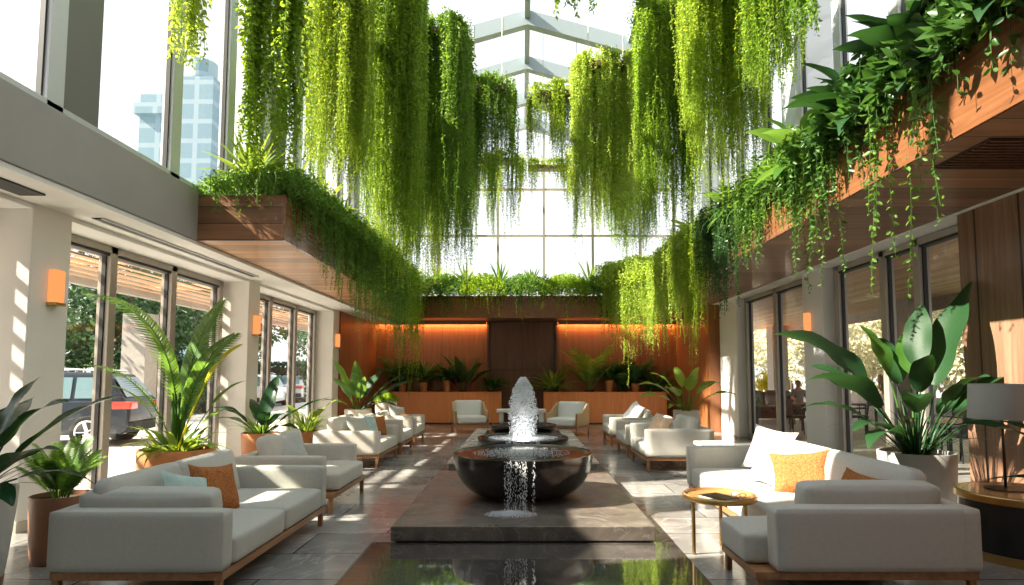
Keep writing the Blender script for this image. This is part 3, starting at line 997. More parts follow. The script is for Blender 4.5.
LS = 'cream sofas and armchairs on the left'
RS = 'cream sofas and armchairs on the right'
sofa('sofa', 'pale sage-white two-seat sofa in the left foreground, wooden base', 'sofa', (-3.16, 4.06, 0), 0, 2.12, 1.17, 2, LS, 'fabric_g', bolster=True, rail=.20, back_cush=.80)
sofa('armchair', 'wide cream armchair right behind the foreground left sofa', 'armchair', (-3.16, 6.62, 0), 0, 1.36, 1.10, 1, LS, 'fabric2', arm_h=.62, arm_d=.98, rail=.22, back_cush=.84, arm_t=.14)
sofa('sofa', 'cream loveseat on the left with white and rust pillows, third seat from the front', 'sofa', (-3.42, 9.85, 0), 0, 1.5, 1.08, 1, LS, 'fabric2', rail=.22, back_cush=.82, arm_t=.14)
sofa('armchair', 'cream armchair on the left between two pillow-strewn seats', 'armchair', (-3.40, 11.6, 0), 0, 1.2, 1.08, 1, LS, 'fabric2', rail=.22, arm_h=.66, back_cush=.74, arm_t=.13)
sofa('armchair', 'farthest cream armchair in the left row, with a leaning pillow', 'armchair', (-3.38, 13.1, 0), 0, 1.2, 1.06, 1, LS, 'fabric2', rail=.22, back_cush=.74, arm_t=.13)
# right row: rz = pi, so loc is the far back corner
sofa('sofa', 'cream loveseat on the right middle with a beige pillow on its seat', 'sofa', (3.02, 10.95, 0), PI, 1.4, 1.08, 1, RS, 'fabric', arm_h=.66, rail=.22, back_cush=.84, arm_t=.15)
sofa('armchair', 'cream armchair on the right, behind the loveseat with the beige pillow', 'armchair', (2.98, 12.35, 0), PI, 1.2, 1.08, 1, RS, 'fabric2', rail=.22, back_cush=.76, arm_t=.13)
sofa('armchair', 'farthest cream armchair in the right row, with a white pillow', 'armchair', (2.96, 14.3, 0), PI, 1.25, 1.08, 1, RS, 'fabric2', rail=.22, back_cush=.78, arm_t=.13)

# right foreground corner sofa
cs = thing('corner_sofa', 'large cream L-shaped sofa in the right foreground with a chaise at its near end', 'sofa', (0, 0, 0), 0)
f = M['fabric']; X0, X1, YA, YZ = 2.0, 3.08, 4.1, 7.45
MB().box(X0 + .02, X1 - .02, YA + .02, YZ - .02, .135, .19).box(1.56, X0 + .02, YA + .02, 4.82, .135, .19).build('frame', M['oak'], cs, bevel=.006)
for (x, y) in ((1.60, 4.15), (1.60, 4.78), (X1 - .06, 4.15), (X0 + .05, YZ - .06), (X1 - .06, YZ - .06), (X0 + .05, 5.9)): leg(cs, x, y, .14)
MB().rbox(X1 - .07, (YA + YZ) / 2, .40, .14, YZ - YA, .42, .022).build('backrest', f, cs, smooth=True)
MB().rbox((1.70 + X1) / 2, YA + .09, .40, X1 - 1.70, .18, .42, .022).build('armrest', f, cs, smooth=True)
MB().rbox((X0 + X1) / 2, YZ - .08, .42, X1 - X0, .16, .46, .022).build('armrest', f, cs, smooth=True)
MB().rbox((1.54 + 2.98) / 2, 4.54, .30, 2.98 - 1.54, .54, .22, .045, .015, n=10).build('seat_cushion', f, cs, smooth=True)
for (ya, yb) in ((4.82, 6.05), (6.06, 7.28)):
    MB().rbox((X0 + 2.98) / 2, (ya + yb) / 2, .30, 2.98 - X0, yb - ya - .008, .22, .045, .018, n=10).build('seat_cushion', f, cs, smooth=True)
R = Matrix.Rotation(math.radians(14), 3, 'Y')
for (ya, yb) in ((4.40, 5.62), (5.64, 6.75)):
    MB().rbox(2.83, (ya + yb) / 2, .60, .18, yb - ya - .02, .46, .07, n=10, M=R, side_puff=.03).build('back_cushion', f, cs, smooth=True)
R = Matrix.Rotation(math.radians(8), 3, 'X')
MB().rbox(2.46, YA + .27, .60, .96, .18, .28, .04, .01, n=10, M=R, side_puff=.022).build('arm_cushion', f, cs, smooth=True)


# throw pillows (each its own thing)
def pillow(label, c, size, thick, yaw, lean, m, roll=0.0, group='throw pillows', h=None):
    o = bpy.data.objects.new
    Rm = Matrix.Rotation(roll, 3, 'Y')
    mb = MB().pillow(size, thick, Rm, h=h)
    ob = mb.build('throw_pillow', M[m], None, smooth=True)
    ob.location = c
    ob.rotation_euler = (lean, 0, yaw)
    return tag(ob, label, 'pillow', group)


pillow('rust-orange textured pillow on the foreground left sofa', (-2.55, 5.05, .565), .44, .17, math.radians(70), math.radians(-24), 'rust', .12)
pillow('mint green pillow tucked behind the rust pillow on the foreground left sofa', (-2.60, 4.72, .56), .42, .15, math.radians(75), math.radians(-28), 'mint', .3)
pillow('square pale pillow leaning in the wide armchair on the left', (-2.78, 7.2, .63), .48, .18, math.radians(58), math.radians(-34), 'fabric_g', .0)
pillow('white-mint pillow on the left loveseat', (-2.82, 10.35, .62), .46, .16, math.radians(60), math.radians(-24), 'fabric_g', .1)
pillow('pale mint pillow beside the rust one on the left loveseat', (-2.74, 10.75, .62), .44, .16, math.radians(70), math.radians(-24), 'mint', .2)
pillow('small rust pillow at the far arm of the left loveseat', (-2.66, 11.02, .60), .40, .16, math.radians(50), math.radians(-20), 'rust', .1)
pillow('pale pillow leaning in the farthest left armchair', (-2.85, 13.75, .64), .46, .16, math.radians(55), math.radians(-34), 'fabric_g', .25)
pillow('flat rust pillow on the farthest left armchair', (-2.60, 13.55, .53), .40, .13, math.radians(80), math.radians(-60), 'rust', .1)
pillow('large white square pillow against the far arm of the corner sofa', (2.80, 6.9, .66), .54, .20, math.radians(-52), math.radians(-24), 'cushion_white', .14)
pillow('mint pillow behind the orange one on the corner sofa', (2.52, 6.12, .60), .44, .15, math.radians(-50), math.radians(-26), 'mint', .25)
pillow('fringed rust-orange pillow in the middle of the corner sofa', (2.59, 5.66, .60), .54, .18, math.radians(-32), math.radians(-24), 'rust', -.14, h=.42)
pillow('rust pillow half hidden behind the near cushion of the corner sofa', (2.60, 4.75, .56), .42, .16, math.radians(-70), math.radians(-30), 'rust', .1)
pillow('beige-peach pillow on the right loveseat', (2.28, 10.15, .64), .46, .17, math.radians(-60), math.radians(-28), 'beige_pillow', .2)
pillow('white pillow in the farthest right armchair', (2.45, 13.45, .66), .56, .2, math.radians(-70), math.radians(-36), 'cushion_white', .3)


# small brass side table with things on it
st = thing('side_table', 'round brass tray table with slim legs beside the corner sofa', 'table', (1.68, 5.22, 0))
MB().lathe([(.0001, .45), (.29, .45), (.30, .455), (.302, .495), (.295, .498), (.288, .472), (.0001, .472)], 48, cap=False).build('tray', M['gold_wood'], st, smooth=True, auto=.5)
MB().lathe([(.303, .452), (.308, .455), (.308, .49), (.303, .494)], 48, cap=False).build('rim', M['brass'], st, smooth=True)
for k in range(3):
    a = math.radians(190 + 120 * k)
    MB().tube([(.24 * math.cos(a), .24 * math.sin(a), .0), (.24 * math.cos(a), .24 * math.sin(a), .452)], .016, 10).build('leg', M['brass'], st, smooth=True, auto=.6)
mg = thing('magazine', 'dark magazine lying on the round brass tray table', 'magazine', (1.66, 5.17, .473), .5)
MB().box(-.10, .10, -.13, .13, 0, .008).build('pages', M['cushion_white'], mg)
MB().box(-.103, .103, -.133, .133, .008, .011).build('cover', M['drum'], mg)
gs = thing('glasses', 'black-framed glasses lying beside the magazine on the brass tray table', 'glasses', (1.82, 5.15, .474), -.4)
g = MB()
for s in (-1, 1):
    g.tube([(s * .035 + .024 * math.cos(k * PI / 6), 0.001, .022 + .02 * math.sin(k * PI / 6)) for k in range(13)], .003, 5)
    g.tube([(s * .06, 0, .03), (s * .062, .12, .02)], .0025, 5)
g.tube([(-.012, 0, .028), (.012, 0, .028)], .0025, 5)
g.build('rims', M['black'], gs)
ct = thing('side_table', 'small white cube side table between the right loveseat and the corner sofa', 'table', (2.75, 8.75, 0))
MB().box(-.24, .24, -.2, .2, .50, .55).build('tabletop', M['cushion_white'], ct, bevel=.01)
MB().box(-.2, .2, -.16, .16, 0, .5).build('base', M['white_paint'], ct, bevel=.01)

# drum table and lamp on the far right
dt = thing('drum_table', 'round black drum table with brass bands and a wooden top beside the wooden wall', 'table', (4.22, 5.12, 0))
MB().lathe([(.0001, .07), (.475, .07), (.475, .47), (.0001, .47)], 56, cap=False).build('body', M['drum'], dt, smooth=True, auto=.5)
MB().lathe([(.0001, 0), (.485, 0), (.485, .07), (.0001, .07)], 56, cap=False).build('base_band', M['brass'], dt, smooth=True, auto=.5)
MB().lathe([(.0001, .47), (.49, .47), (.495, .475), (.495, .525), (.49, .53), (.0001, .53)], 56, cap=False).build('top_band', M['brass'], dt, smooth=True, auto=.5)
MB().lathe([(.0001, .5305), (.47, .5305), (.47, .534), (.0001, .534)], 56, cap=False).build('tabletop', M['gold_wood'], dt, smooth=True, auto=.5)
lp = thing('table_lamp', 'slim dark table lamp with a grey drum shade on the black drum table', 'lamp', (4.12, 5.2, .534))
MB().lathe([(.0001, 0), (.15, 0), (.15, .012), (.02, .022), (.0001, .022)], 36, cap=False).build('base', M['lamp_metal'], lp, smooth=True, auto=.5)
MB().tube([(0, 0, .02), (0, 0, .72)], .012, 10).build('stem', M['lamp_metal'], lp, smooth=True)
MB().lathe([(.245, .60), (.228, .90), (.224, .90), (.241, .60)], 44, cap=False).build('lamp_shade', M['lamp_shade'], lp, smooth=True)
MB().tube([(-.22, 0, .70), (.22, 0, .70)], .005, 6).tube([(0, -.22, .70), (0, .22, .70)], .005, 6).build('shade_ring', M['lamp_metal'], lp)


# lounge armchairs by the back wall
def tub_chair(label, loc, rz):
    t = thing('armchair', label, 'armchair', loc, rz, 'armchairs by the back wall')
    # faces local -y
    for s in (-1, 1):
        side = MB()
        # side panel: tall at the back, lower at the front
        side.add([(s * .46, -.40, .26), (s * .46, .36, .26), (s * .44, .44, .80), (s * .45, .30, .80), (s * .46, -.05, .58), (s * .46, -.40, .56),
                  (s * .40, -.40, .26), (s * .40, .36, .26), (s * .38, .44, .80), (s * .39, .30, .80), (s * .40, -.05, .58), (s * .40, -.40, .56)],
                 [(0, 1, 2, 3, 4, 5), (11, 10, 9, 8, 7, 6)] + [(i, i + 6, (i + 1) % 6 + 6, (i + 1) % 6) for i in range(6)])
        side.build('armrest', M['cane'], t, bevel=.012)
        MB().tube([(s * .42, -.40, .0), (s * .43, -.40, .58)], .018, 8).build('leg', M['oak'], t, smooth=True)
        MB().tube([(s * .42, .42, .0), (s * .42, .38, .30)], .018, 8).build('leg', M['oak'], t, smooth=True)
    MB().box(-.43, .43, -.41, .38, .21, .26).build('frame', M['oak'], t, bevel=.008)
    MB().rbox(0, -.03, .35, .78, .78, .18, .05, .02, n=10).build('seat_cushion', M['cushion_white'], t, smooth=True)
    R = Matrix.Rotation(math.radians(-12), 3, 'X')
    MB().rbox(0, .32, .60, .76, .16, .48, .06, n=10, M=R, side_puff=.02).build('back_cushion', M['cushion_white'], t, smooth=True)
    MB().rbox(0, .43, .53, .80, .06, .52, .025, M=R).build('backrest', M['cane'], t, smooth=True)
    return t


tub_chair('white-cushioned cane armchair left of the fountain jet by the back wall', (-1.43, 16.25, 0), math.radians(14))
tub_chair('white-cushioned cane armchair right of the fountain jet by the back wall', (1.12, 15.4, 0), math.radians(-28))
# ------------------------------------------------------------------ potted plants
def pot(t, r, h, m, taper=.85, rim=True, soil=.04):
    th = max(.015, r * .07)
    prof = [(r * taper * .96, 0), (r * taper, .01)]
    for i in range(1, 7):
        u = i / 6; prof.append((r * (taper + (1 - taper) * u ** .7), .01 + (h - .02) * u))
    prof += [(r * .99, h), (r - th, h), (r - th * 1.2, h - soil - .02)]
    MB().lathe([(.0001, 0)] + prof, 44, cap=False).build('pot', M[m], t, smooth=True, auto=.7)
    MB().lathe([(.0001, h - soil), (r - th, h - soil)], 32, cap=False).build('soil', M['soil'], t)


def leaf_obj(t, m, fn, name='leaf'):
    mb = MB(); fn(mb); return mb.build(name, M[m], t, smooth=True)


def bird(t, z, spec, m, r0=.07, pr=.012):
    """paddle-leaved plant: spec rows (azimuth deg, petiole, length, width, elevation deg, droop)"""
    for k, (az, pe, L, w, el, dr, *mm) in enumerate(spec):
        a = math.radians(az)
        leaf_obj(t, mm[0] if mm else m, lambda mb: blade(mb, (r0 * math.cos(a), r0 * math.sin(a), z), a, L, w, math.radians(el), dr, pe, pr, 14, .22, 'paddle', .12, random.uniform(-.4, .4)))


def strap_tuft(mb, n, L, w, z, r=.08, e0=.5, e1=1.4, droop=1.5, shape='strap', petiole=0):
    for i in range(n):
        a = random.uniform(0, 2 * PI); rr = r * random.random() ** .5
        blade(mb, (rr * math.cos(a), rr * math.sin(a), z), a + random.uniform(-.4, .4), L * random.uniform(.65, 1.15), w * random.uniform(.8, 1.2), random.uniform(e0, e1), droop * random.uniform(.7, 1.3), petiole, .004, 7, .3, shape)


# P1 big grey-white pot on the far left
p = thing('potted_plant', 'broad-leaved dark green plant in a tall white-grey pot at the left edge', 'plant', (-3.86, 4.25, 0))
pot(p, .27, .71, 'pot_white', .72)
MB().lathe([(.0001, 0), (.205, 0), (.215, .10), (.0001, .10)], 36, cap=False).build('pot_base', M['oak'], p, smooth=True, auto=.5)
bird(p, .68, [(60, .30, .58, .27, 82, .5), (20, .30, .80, .22, 58, .7), (-20, .22, .70, .2, 42, .7), (-60, .25, .62, .22, 50, .9), (100, .3, .6, .25, 68, .8), (150, .3, .6, .24, 60, 1.0),
               (200, .3, .6, .24, 55, 1.0), (250, .3, .6, .24, 55, .9), (300, .35, .55, .24, 68, .8), (40, .2, .5, .16, 30, 1.2), (5, .35, .55, .2, 75, 1.1), (330, .2, .45, .14, 25, 1.0)], 'banana_dark')
leaf_obj(p, 'banana_dark', lambda mb: strap_tuft(mb, 22, .55, .022, .67, .12, .5, 1.3, 1.3), 'foliage')
# P2 fern in rust pot
p = thing('potted_fern', 'feathery green fern in a rust-brown pot beside the foreground left sofa', 'plant', (-3.80, 5.02, 0))
pot(p, .215, .53, 'rust_pot', .86)
def fern(mb):
    for i in range(26):
        a = i * 2.4; frond(mb, (.05 * math.cos(a), .05 * math.sin(a), .50), a, random.uniform(.3, .52), random.uniform(.8, 1.5), random.uniform(.3, .9), .07, 26, .016, .004)
leaf_obj(p, 'trail', fern, 'foliage')
# P3 palm in terracotta
p = thing('potted_palm', 'tall feather palm with a yellow leaf in a big terracotta pot by the left window', 'plant', (-4.08, 7.15, 0))
pot(p, .41, .65, 'terracotta', .88)
fr_spec = [(150, 2.3, 1.35, 1.7, .34), (200, 2.25, 1.42, 1.9, .34), (60, 1.7, 1.3, 1.0, .3), (10, 1.5, 1.2, .9, .3), (250, 1.9, 1.38, 1.5, .32), (100, 1.6, 1.2, 1.3, .3)]
# fronds arch to the window side first and hang back over
for (az, L, el, dr, ll) in [(185, 2.25, 1.30, -.9, .02)]:
    pass
leaf_obj(p, 'broad_lit', lambda mb: frond(mb, (-.03, 0, .62), math.radians(178), 2.45, 1.62, 1.75, .32, 50, .035, .017), 'leaf')
leaf_obj(p, 'broad_lit', lambda mb: frond(mb, (.03, .03, .62), math.radians(-5), 1.55, 1.50, 1.0, .32, 42, .035, .016), 'leaf')
leaf_obj(p, 'broad_lit', lambda mb: frond(mb, (-.02, .05, .62), math.radians(60), 1.9, 1.52, .6, .34, 46, .035, .016), 'leaf')
leaf_obj(p, 'trail', lambda mb: frond(mb, (-.05, .02, .62), math.radians(190), 1.5, 1.25, 1.3, .16, 34, .018, .010), 'leaf')
leaf_obj(p, 'yellow_leaf', lambda mb: blade(mb, (.06, -.10, .62), math.radians(-8), .66, .17, 1.25, .75, .85, .012, 12, .2, 'paddle', .1, 1.0), 'leaf')
leaf_obj(p, 'trail', lambda mb: blade(mb, (.08, .0, .62), math.radians(-5), .55, .10, 1.1, .8, .6, .010, 10, .25, 'paddle', .1), 'leaf')
leaf_obj(p, 'trail', lambda mb: blade(mb, (.08, -.05, .62), math.radians(-20), .5, .08, .9, .9, .45, .008, 10, .25, 'paddle', .1), 'leaf')
leaf_obj(p, 'trail', lambda mb: blade(mb, (-.08, .0, .62), math.radians(195), .6, .09, 1.2, 1.0, .5, .008, 10, .25, 'paddle', .1), 'leaf')
leaf_obj(p, 'broad_lit', lambda mb: [MB and mb.tube([(.04 * math.cos(k), .04 * math.sin(k), .6), (.07 * math.cos(k), .07 * math.sin(k), 1.3)], [.028, .014], 7) for k in range(5)], 'stem')
leaf_obj(p, 'agave', lambda mb: strap_tuft(mb, 60, .46, .07, .62, .28, .25, 1.3, 1.6), 'foliage')
# P4
p = thing('potted_plant', 'dark paddle-leaved plant in a terracotta pot by the second left window', 'plant', (-4.38, 10.1, 0))
pot(p, .30, .56, 'terracotta', .85)
bird(p, .53, [(75, .2, .85, .27, 85, .5), (10, .25, .95, .24, 45, .5), (-30, .2, .6, .2, 55, .9), (190, .25, .6, .2, 60, 1.0), (130, .25, .55, .2, 68, .8), (230, .2, .6, .2, 50, 1.0), (300, .2, .5, .2, 60, .9), (340, .2, .55, .15, 35, 1.0)], 'banana_dark')
leaf_obj(p, 'trail', lambda mb: strap_tuft(mb, 46, .5, .035, .53, .16, .5, 1.4, 1.3), 'foliage')
# P5 spider plant
p = thing('potted_plant', 'bright yellow-green spiky plant in a small terracotta pot by the left window', 'plant', (-4.2, 11.7, 0))
pot(p, .24, .44, 'terracotta', .88)
leaf_obj(p, 'agave', lambda mb: strap_tuft(mb, 95, .62, .035, .42, .14, .35, 1.4, 1.7), 'foliage')
bird(p, .42, [(20, .3, .6, .16, 70, .9, 'agave'), (-40, .3, .5, .14, 60, 1.0, 'agave'), (150, .3, .5, .15, 65, 1.0, 'agave')], 'agave')
# P6
p = thing('potted_plant', 'lush paddle-leaved plant in a cream pot in front of the back left corner', 'plant', (-3.85, 14.1, 0))
pot(p, .31, .73, 'pot_cream', .9)
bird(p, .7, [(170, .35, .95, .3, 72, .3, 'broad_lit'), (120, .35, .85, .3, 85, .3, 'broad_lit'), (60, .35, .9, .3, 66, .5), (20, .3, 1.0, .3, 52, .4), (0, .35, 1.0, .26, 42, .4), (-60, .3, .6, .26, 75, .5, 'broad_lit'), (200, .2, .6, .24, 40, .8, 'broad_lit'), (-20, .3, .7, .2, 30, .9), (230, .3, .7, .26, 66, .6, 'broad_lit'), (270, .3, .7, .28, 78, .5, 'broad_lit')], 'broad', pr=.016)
# P7 dome
p = thing('potted_plant', 'low round moss-green plant in a tall cream pot at the end of the left bench', 'plant', (-3.45, 15.2, 0))
pot(p, .27, .9, 'pot_cream', .92)
c = Cloud(); n = 2600
d = norm(np.column_stack([RNG.normal(size=n), RNG.normal(size=n), np.abs(RNG.normal(size=n)) * .8]))
c.leaves(d * np.array([.29, .29, .2]) * RNG.uniform(.75, 1, (n, 1)) + np.array([0, 0, .86]), d + RNG.normal(0, .5, (n, 3)), .045, .5)
c.build('foliage', M['vine_mid'], p)
# P8 right back
p = thing('potted_plant', 'bright green broad-leaved plant in a pale pot in front of the back right corner', 'plant', (3.92, 14.5, 0))
pot(p, .31, .68, 'pot_cream', .92)
bird(p, .65, [(180, .55, .8, .30, 58, 1.2), (200, .5, .8, .30, 40, 1.0), (150, .6, .7, .26, 70, 1.0), (100, .6, .65, .24, 80, .8), (60, .6, .7, .26, 66, 1.1), (20, .6, .7, .26, 58, 1.2), (-10, .5, .75, .26, 45, 1.1), (-50, .5, .6, .28, 65, 1.0), (-90, .55, .6, .3, 70, .9), (-130, .5, .7, .3, 55, 1.1), (230, .3, .6, .2, 30, .9), (40, .6, .6, .24, 80, .7)], 'agave', pr=.016)
# P9 right big grey pot
p = thing('potted_plant', 'large dark green bird-of-paradise plant in a big grey pot behind the corner sofa', 'plant', (4.24, 6.55, 0))
pot(p, .37, .69, 'pot_grey', .9)
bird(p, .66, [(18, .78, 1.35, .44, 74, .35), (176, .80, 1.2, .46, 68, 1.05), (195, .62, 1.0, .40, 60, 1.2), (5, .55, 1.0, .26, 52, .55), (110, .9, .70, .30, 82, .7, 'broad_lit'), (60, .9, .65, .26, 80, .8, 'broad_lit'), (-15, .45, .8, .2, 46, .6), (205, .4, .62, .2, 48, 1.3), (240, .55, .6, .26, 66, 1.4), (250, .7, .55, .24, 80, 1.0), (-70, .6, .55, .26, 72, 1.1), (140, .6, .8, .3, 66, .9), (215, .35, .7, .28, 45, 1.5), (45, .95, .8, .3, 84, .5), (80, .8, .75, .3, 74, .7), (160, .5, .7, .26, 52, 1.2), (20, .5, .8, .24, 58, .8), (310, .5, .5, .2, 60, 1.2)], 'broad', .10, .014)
leaf_obj(p, 'banana_dark', lambda mb: strap_tuft(mb, 60, .85, .018, .66, .16, .45, 1.45, 1.5), 'foliage')
# P10 plant on the right edge near the camera
p = thing('potted_plant', 'large dark leaves reaching in from the right edge in front of the lamp', 'plant', (3.98, 3.95, 0))
pot(p, .3, .6, 'pot_grey', .88)
bird(p, .57, [(165, .40, .75, .17, 58, 1.0), (180, .20, .75, .17, 38, .75), (150, .3, .6, .18, 65, .8), (60, .4, .7, .25, 70, .8), (0, .4, .7, .25, 60, .8), (-60, .4, .7, .25, 60, .8), (230, .2, .45, .15, 50, .9)], 'banana_dark')

# plants on the back benches
def bench_plant(px, kind, label, m='trail_deep', D=19.25, potr=.12, poth=.30, potm='terracotta', s=1.0):
    x = (px - 523) * D / F
    z = 1.0
    p = thing('potted_plant', label, 'plant', (x, D, z), random.uniform(0, 6) if kind != 'banana' else 0, 'potted plants on the back benches')
    zz = .02
    if potr:
        pot(p, potr, poth, potm, .8); zz = poth - .04
    else:
        MB().lathe([(.0001, .0), (.16, 0), (.15, .05), (.0001, .06)], 20, cap=False).build('soil', M['soil'], p)
    if kind == 'palm':
        def fn(mb):
            for i in range(13):
                a = i * 2.4; frond(mb, (.03 * math.cos(a), .03 * math.sin(a), zz), a, 1.25 * s * random.uniform(.8, 1.1), random.uniform(.95, 1.45), random.uniform(.7, 1.3), .30 * s, 22, .04, .012)
        leaf_obj(p, m, fn, 'foliage')
    elif kind == 'banana':
        bird(p, zz, [(az, .28 * s, .95 * s * random.uniform(.8, 1.1), .26 * s, el, .5) for az, el in ((100, 84), (60, 66), (10, 55), (170, 60), (140, 75), (215, 58), (-20, 68), (270, 70), (310, 60), (30, 78), (190, 76), (350, 50), (160, 48), (250, 80))], m)
    else:
        def fn(mb): strap_tuft(mb, 95, .80 * s, .075, zz, .08, .55, 1.5, 1.1, 'lance', .14)
        leaf_obj(p, m, fn, 'foliage')


bench_plant(398, 'palm', 'dark leafy palm behind the first terracotta pot on the left bench', s=1.0, potr=0, D=19.45)
bench_plant(403, 'bush', 'dark plant in the leftmost terracotta pot on the back bench', s=1.15)
bench_plant(424, 'bush', 'dark plant in the second terracotta pot from the left on the back bench', s=1.1)
bench_plant(447, 'bush', 'dark plant in the slim terracotta pot left of the banana plant on the back bench', s=.9, potr=.11, poth=.36)
bench_plant(463, 'banana', 'upright banana-leaved plant near the right end of the left bench', s=1.05, potr=0, m='broad')
bench_plant(493, 'bush', 'small low plant on the left bench next to the dark door', s=.7, potr=0)
bench_plant(553, 'bush', 'bushy plant on the right bench next to the dark door', s=1.1, potr=0, m='trail')
bench_plant(589, 'palm', 'tall bright palm on the right bench', s=1.22, potr=0, m='trail')
bench_plant(609, 'bush', 'dark plant in the slim orange pot right of the tall palm on the right bench', s=.95, potr=.12, poth=.36)
bench_plant(635, 'palm', 'drooping palm in the rightmost terracotta pot on the right bench', s=.8, potr=.13, poth=.26)
bench_plant(622, 'palm', 'dark palm behind the pots of the right bench', s=1.0, potr=0, D=19.45)
bench_plant(656, 'bush', 'dark bushy plant at the right end of the right bench', s=1.1, potr=0)
# ------------------------------------------------------------------ hanging curtains of vines under the glass roof
def hanging(label, px0, px1, D, ybot, rag, leaf, nstr, m, ztop=8.0, depth=.35, spacing=.06, six=False, sway=.03, per=2, wr=.5, group='curtains of hanging vines', dome=.25, arch=.15):
    x0 = W(px0, 300, D).x; x1 = W(px1, 300, D).x
    cx = (x0 + x1) / 2; hw = (x1 - x0) / 2
    zb = W(523, ybot, D).z; ragz = rag * D / F
    t = thing('hanging_plant', label, 'hanging plant', (cx, D, ztop), 0, group)
    tw = max(.08, hw * .7)
    MB().box(-tw, tw, -depth * .5, depth * .5, -.14, -.02).build('trough', M['wood_dark'], t)
    top = roofz(cx) - .12
    for s in (-1, 1):
        MB().tube([(s * tw * .8, 0, -.05), (s * tw * .8, 0, roofz(cx + s * tw * .8) - ztop - .02)], .008, 6).build('cable', M['alu'], t)
    c = Cloud()
    nstr = int(nstr * 1.7)
    ncap = int(60 * hw * depth * 4 / (leaf * leaf) * .02) + 400      # leaves heaped over the trough
    u = RNG.uniform(-1, 1, ncap); a_ = RNG.uniform(0, PI, ncap); rr = RNG.uniform(.6, 1.05, ncap)
    pc = np.column_stack([u * (hw + .05), np.cos(a_) * (depth + .12) * rr, np.sin(a_) * (dome + .08) * rr * np.sqrt(np.maximum(0, 1 - u * u * .9)) - .34 * RNG.random(ncap)])
    c.leaves(pc, np.column_stack([u * .6, np.cos(a_), np.sin(a_) * .6 - .2]) + RNG.normal(0, .4, (ncap, 3)), leaf * 1.1, wr, six)
    nb = max(2, int(nstr / 12))                      # strands gather in tassels
    bx = RNG.uniform(-hw, hw, nb); by = RNG.uniform(-depth, depth, nb); bl = RNG.normal(0, 1, nb)
    for k in range(nstr):
        b = RNG.integers(0, nb)
        x = bx[b] + RNG.normal(0, .07); y = by[b] + RNG.normal(0, .07)
        x = max(-hw * 1.05, min(hw * 1.05, x))
        e = 1 - (x / (hw + 1e-6)) ** 2
        zs = dome * (max(0, e) ** .5) - .12
        L = (ztop + zs) - (zb + ragz * (bl[b] * .55 + RNG.normal(0, .3)))
        L = max(.5, L * (1 - .0 * RNG.random()))
        if RNG.random() < .25: L *= RNG.uniform(.45, .9)
        c.strand((x * .92, y * .8, zs), L, leaf * 1.15, spacing, (x * .08 + RNG.normal(0, .03), y * .2 + RNG.normal(0, .03)), arch, sway, per, wr, six, .012)
    c.build('vines', M[m], t)
    return t


H = hanging
H('sparse strand of large yellow-green leaves hanging at the top left window', 160, 194, 6.5, 66, 26, .085, 18, 'vine_yellow', 6.9, .1, .06, True, .05, 2, .6)
H('loose leafy green vine hanging in front of the upper left window column', 236, 296, 7.5, 150, 55, .075, 60, 'vine_mid', 7.6, .25, .055, True, .05, 2, .55)
H('dense bright green vine curtain, nearest of the big left curtains', 304, 368, 8.6, 168, 26, 0.044, 241, 'vine_bright', 8.0, .35, 0.047, per=3)
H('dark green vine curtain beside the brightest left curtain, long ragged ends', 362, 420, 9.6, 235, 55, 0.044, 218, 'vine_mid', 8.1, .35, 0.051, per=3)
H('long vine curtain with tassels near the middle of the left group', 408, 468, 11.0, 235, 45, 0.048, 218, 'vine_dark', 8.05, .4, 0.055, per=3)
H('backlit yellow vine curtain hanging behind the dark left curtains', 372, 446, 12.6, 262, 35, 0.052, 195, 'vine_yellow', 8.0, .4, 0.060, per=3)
H('short round-topped dark curtain at the right end of the left group', 460, 513, 13.0, 175, 50, 0.048, 195, 'vine_dark', 7.95, .4, 0.055, per=3)
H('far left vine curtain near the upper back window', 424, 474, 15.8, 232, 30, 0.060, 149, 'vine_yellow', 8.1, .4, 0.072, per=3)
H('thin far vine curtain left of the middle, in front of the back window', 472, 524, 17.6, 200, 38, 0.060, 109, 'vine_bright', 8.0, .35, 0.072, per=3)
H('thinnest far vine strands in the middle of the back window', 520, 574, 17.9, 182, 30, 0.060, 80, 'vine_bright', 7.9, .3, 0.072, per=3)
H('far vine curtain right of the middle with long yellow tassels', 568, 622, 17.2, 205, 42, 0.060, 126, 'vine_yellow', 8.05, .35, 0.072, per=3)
H('short round-topped bright curtain at the left end of the right group', 530, 592, 13.3, 140, 32, 0.048, 189, 'vine_bright', 7.95, .4, 0.055, per=3)
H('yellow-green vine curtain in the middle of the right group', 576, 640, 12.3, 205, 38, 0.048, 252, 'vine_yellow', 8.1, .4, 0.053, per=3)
H('darker vine curtain hanging behind the yellow one in the right group', 606, 664, 14.6, 232, 26, 0.056, 184, 'vine_mid', 8.1, .4, 0.064, per=3)
H('big green vine curtain of the right group, second from the right', 636, 700, 10.4, 196, 40, 0.044, 264, 'vine_mid', 8.1, .4, 0.049, per=3)
H('big bright vine curtain at the right end of the right group', 690, 762, 9.0, 150, 55, 0.044, 252, 'vine_bright', 8.0, .4, 0.048, per=3)
H('dark vine strands at the top right above the broad leaves', 752, 806, 8.0, 70, 40, 0.048, 126, 'vine_mid', 7.6, .3, 0.048, per=3)
H('small leafy sprig hanging at the top middle of the skylight', 562, 602, 8.0, 16, 18, .10, 16, 'vine_mid', 7.6, .12, .08, True, .06, 2, .6)
H('small leafy sprig hanging at the top right corner of the skylight', 800, 832, 6.8, 28, 16, .075, 20, 'vine_dark', 6.7, .12, .06, True, .05, 2, .55)
H('thin pale strands hanging left of the bright left curtain', 284, 304, 10.2, 150, 60, 0.040, 18, 'vine_yellow', 7.9, .12, 0.060, per=3)


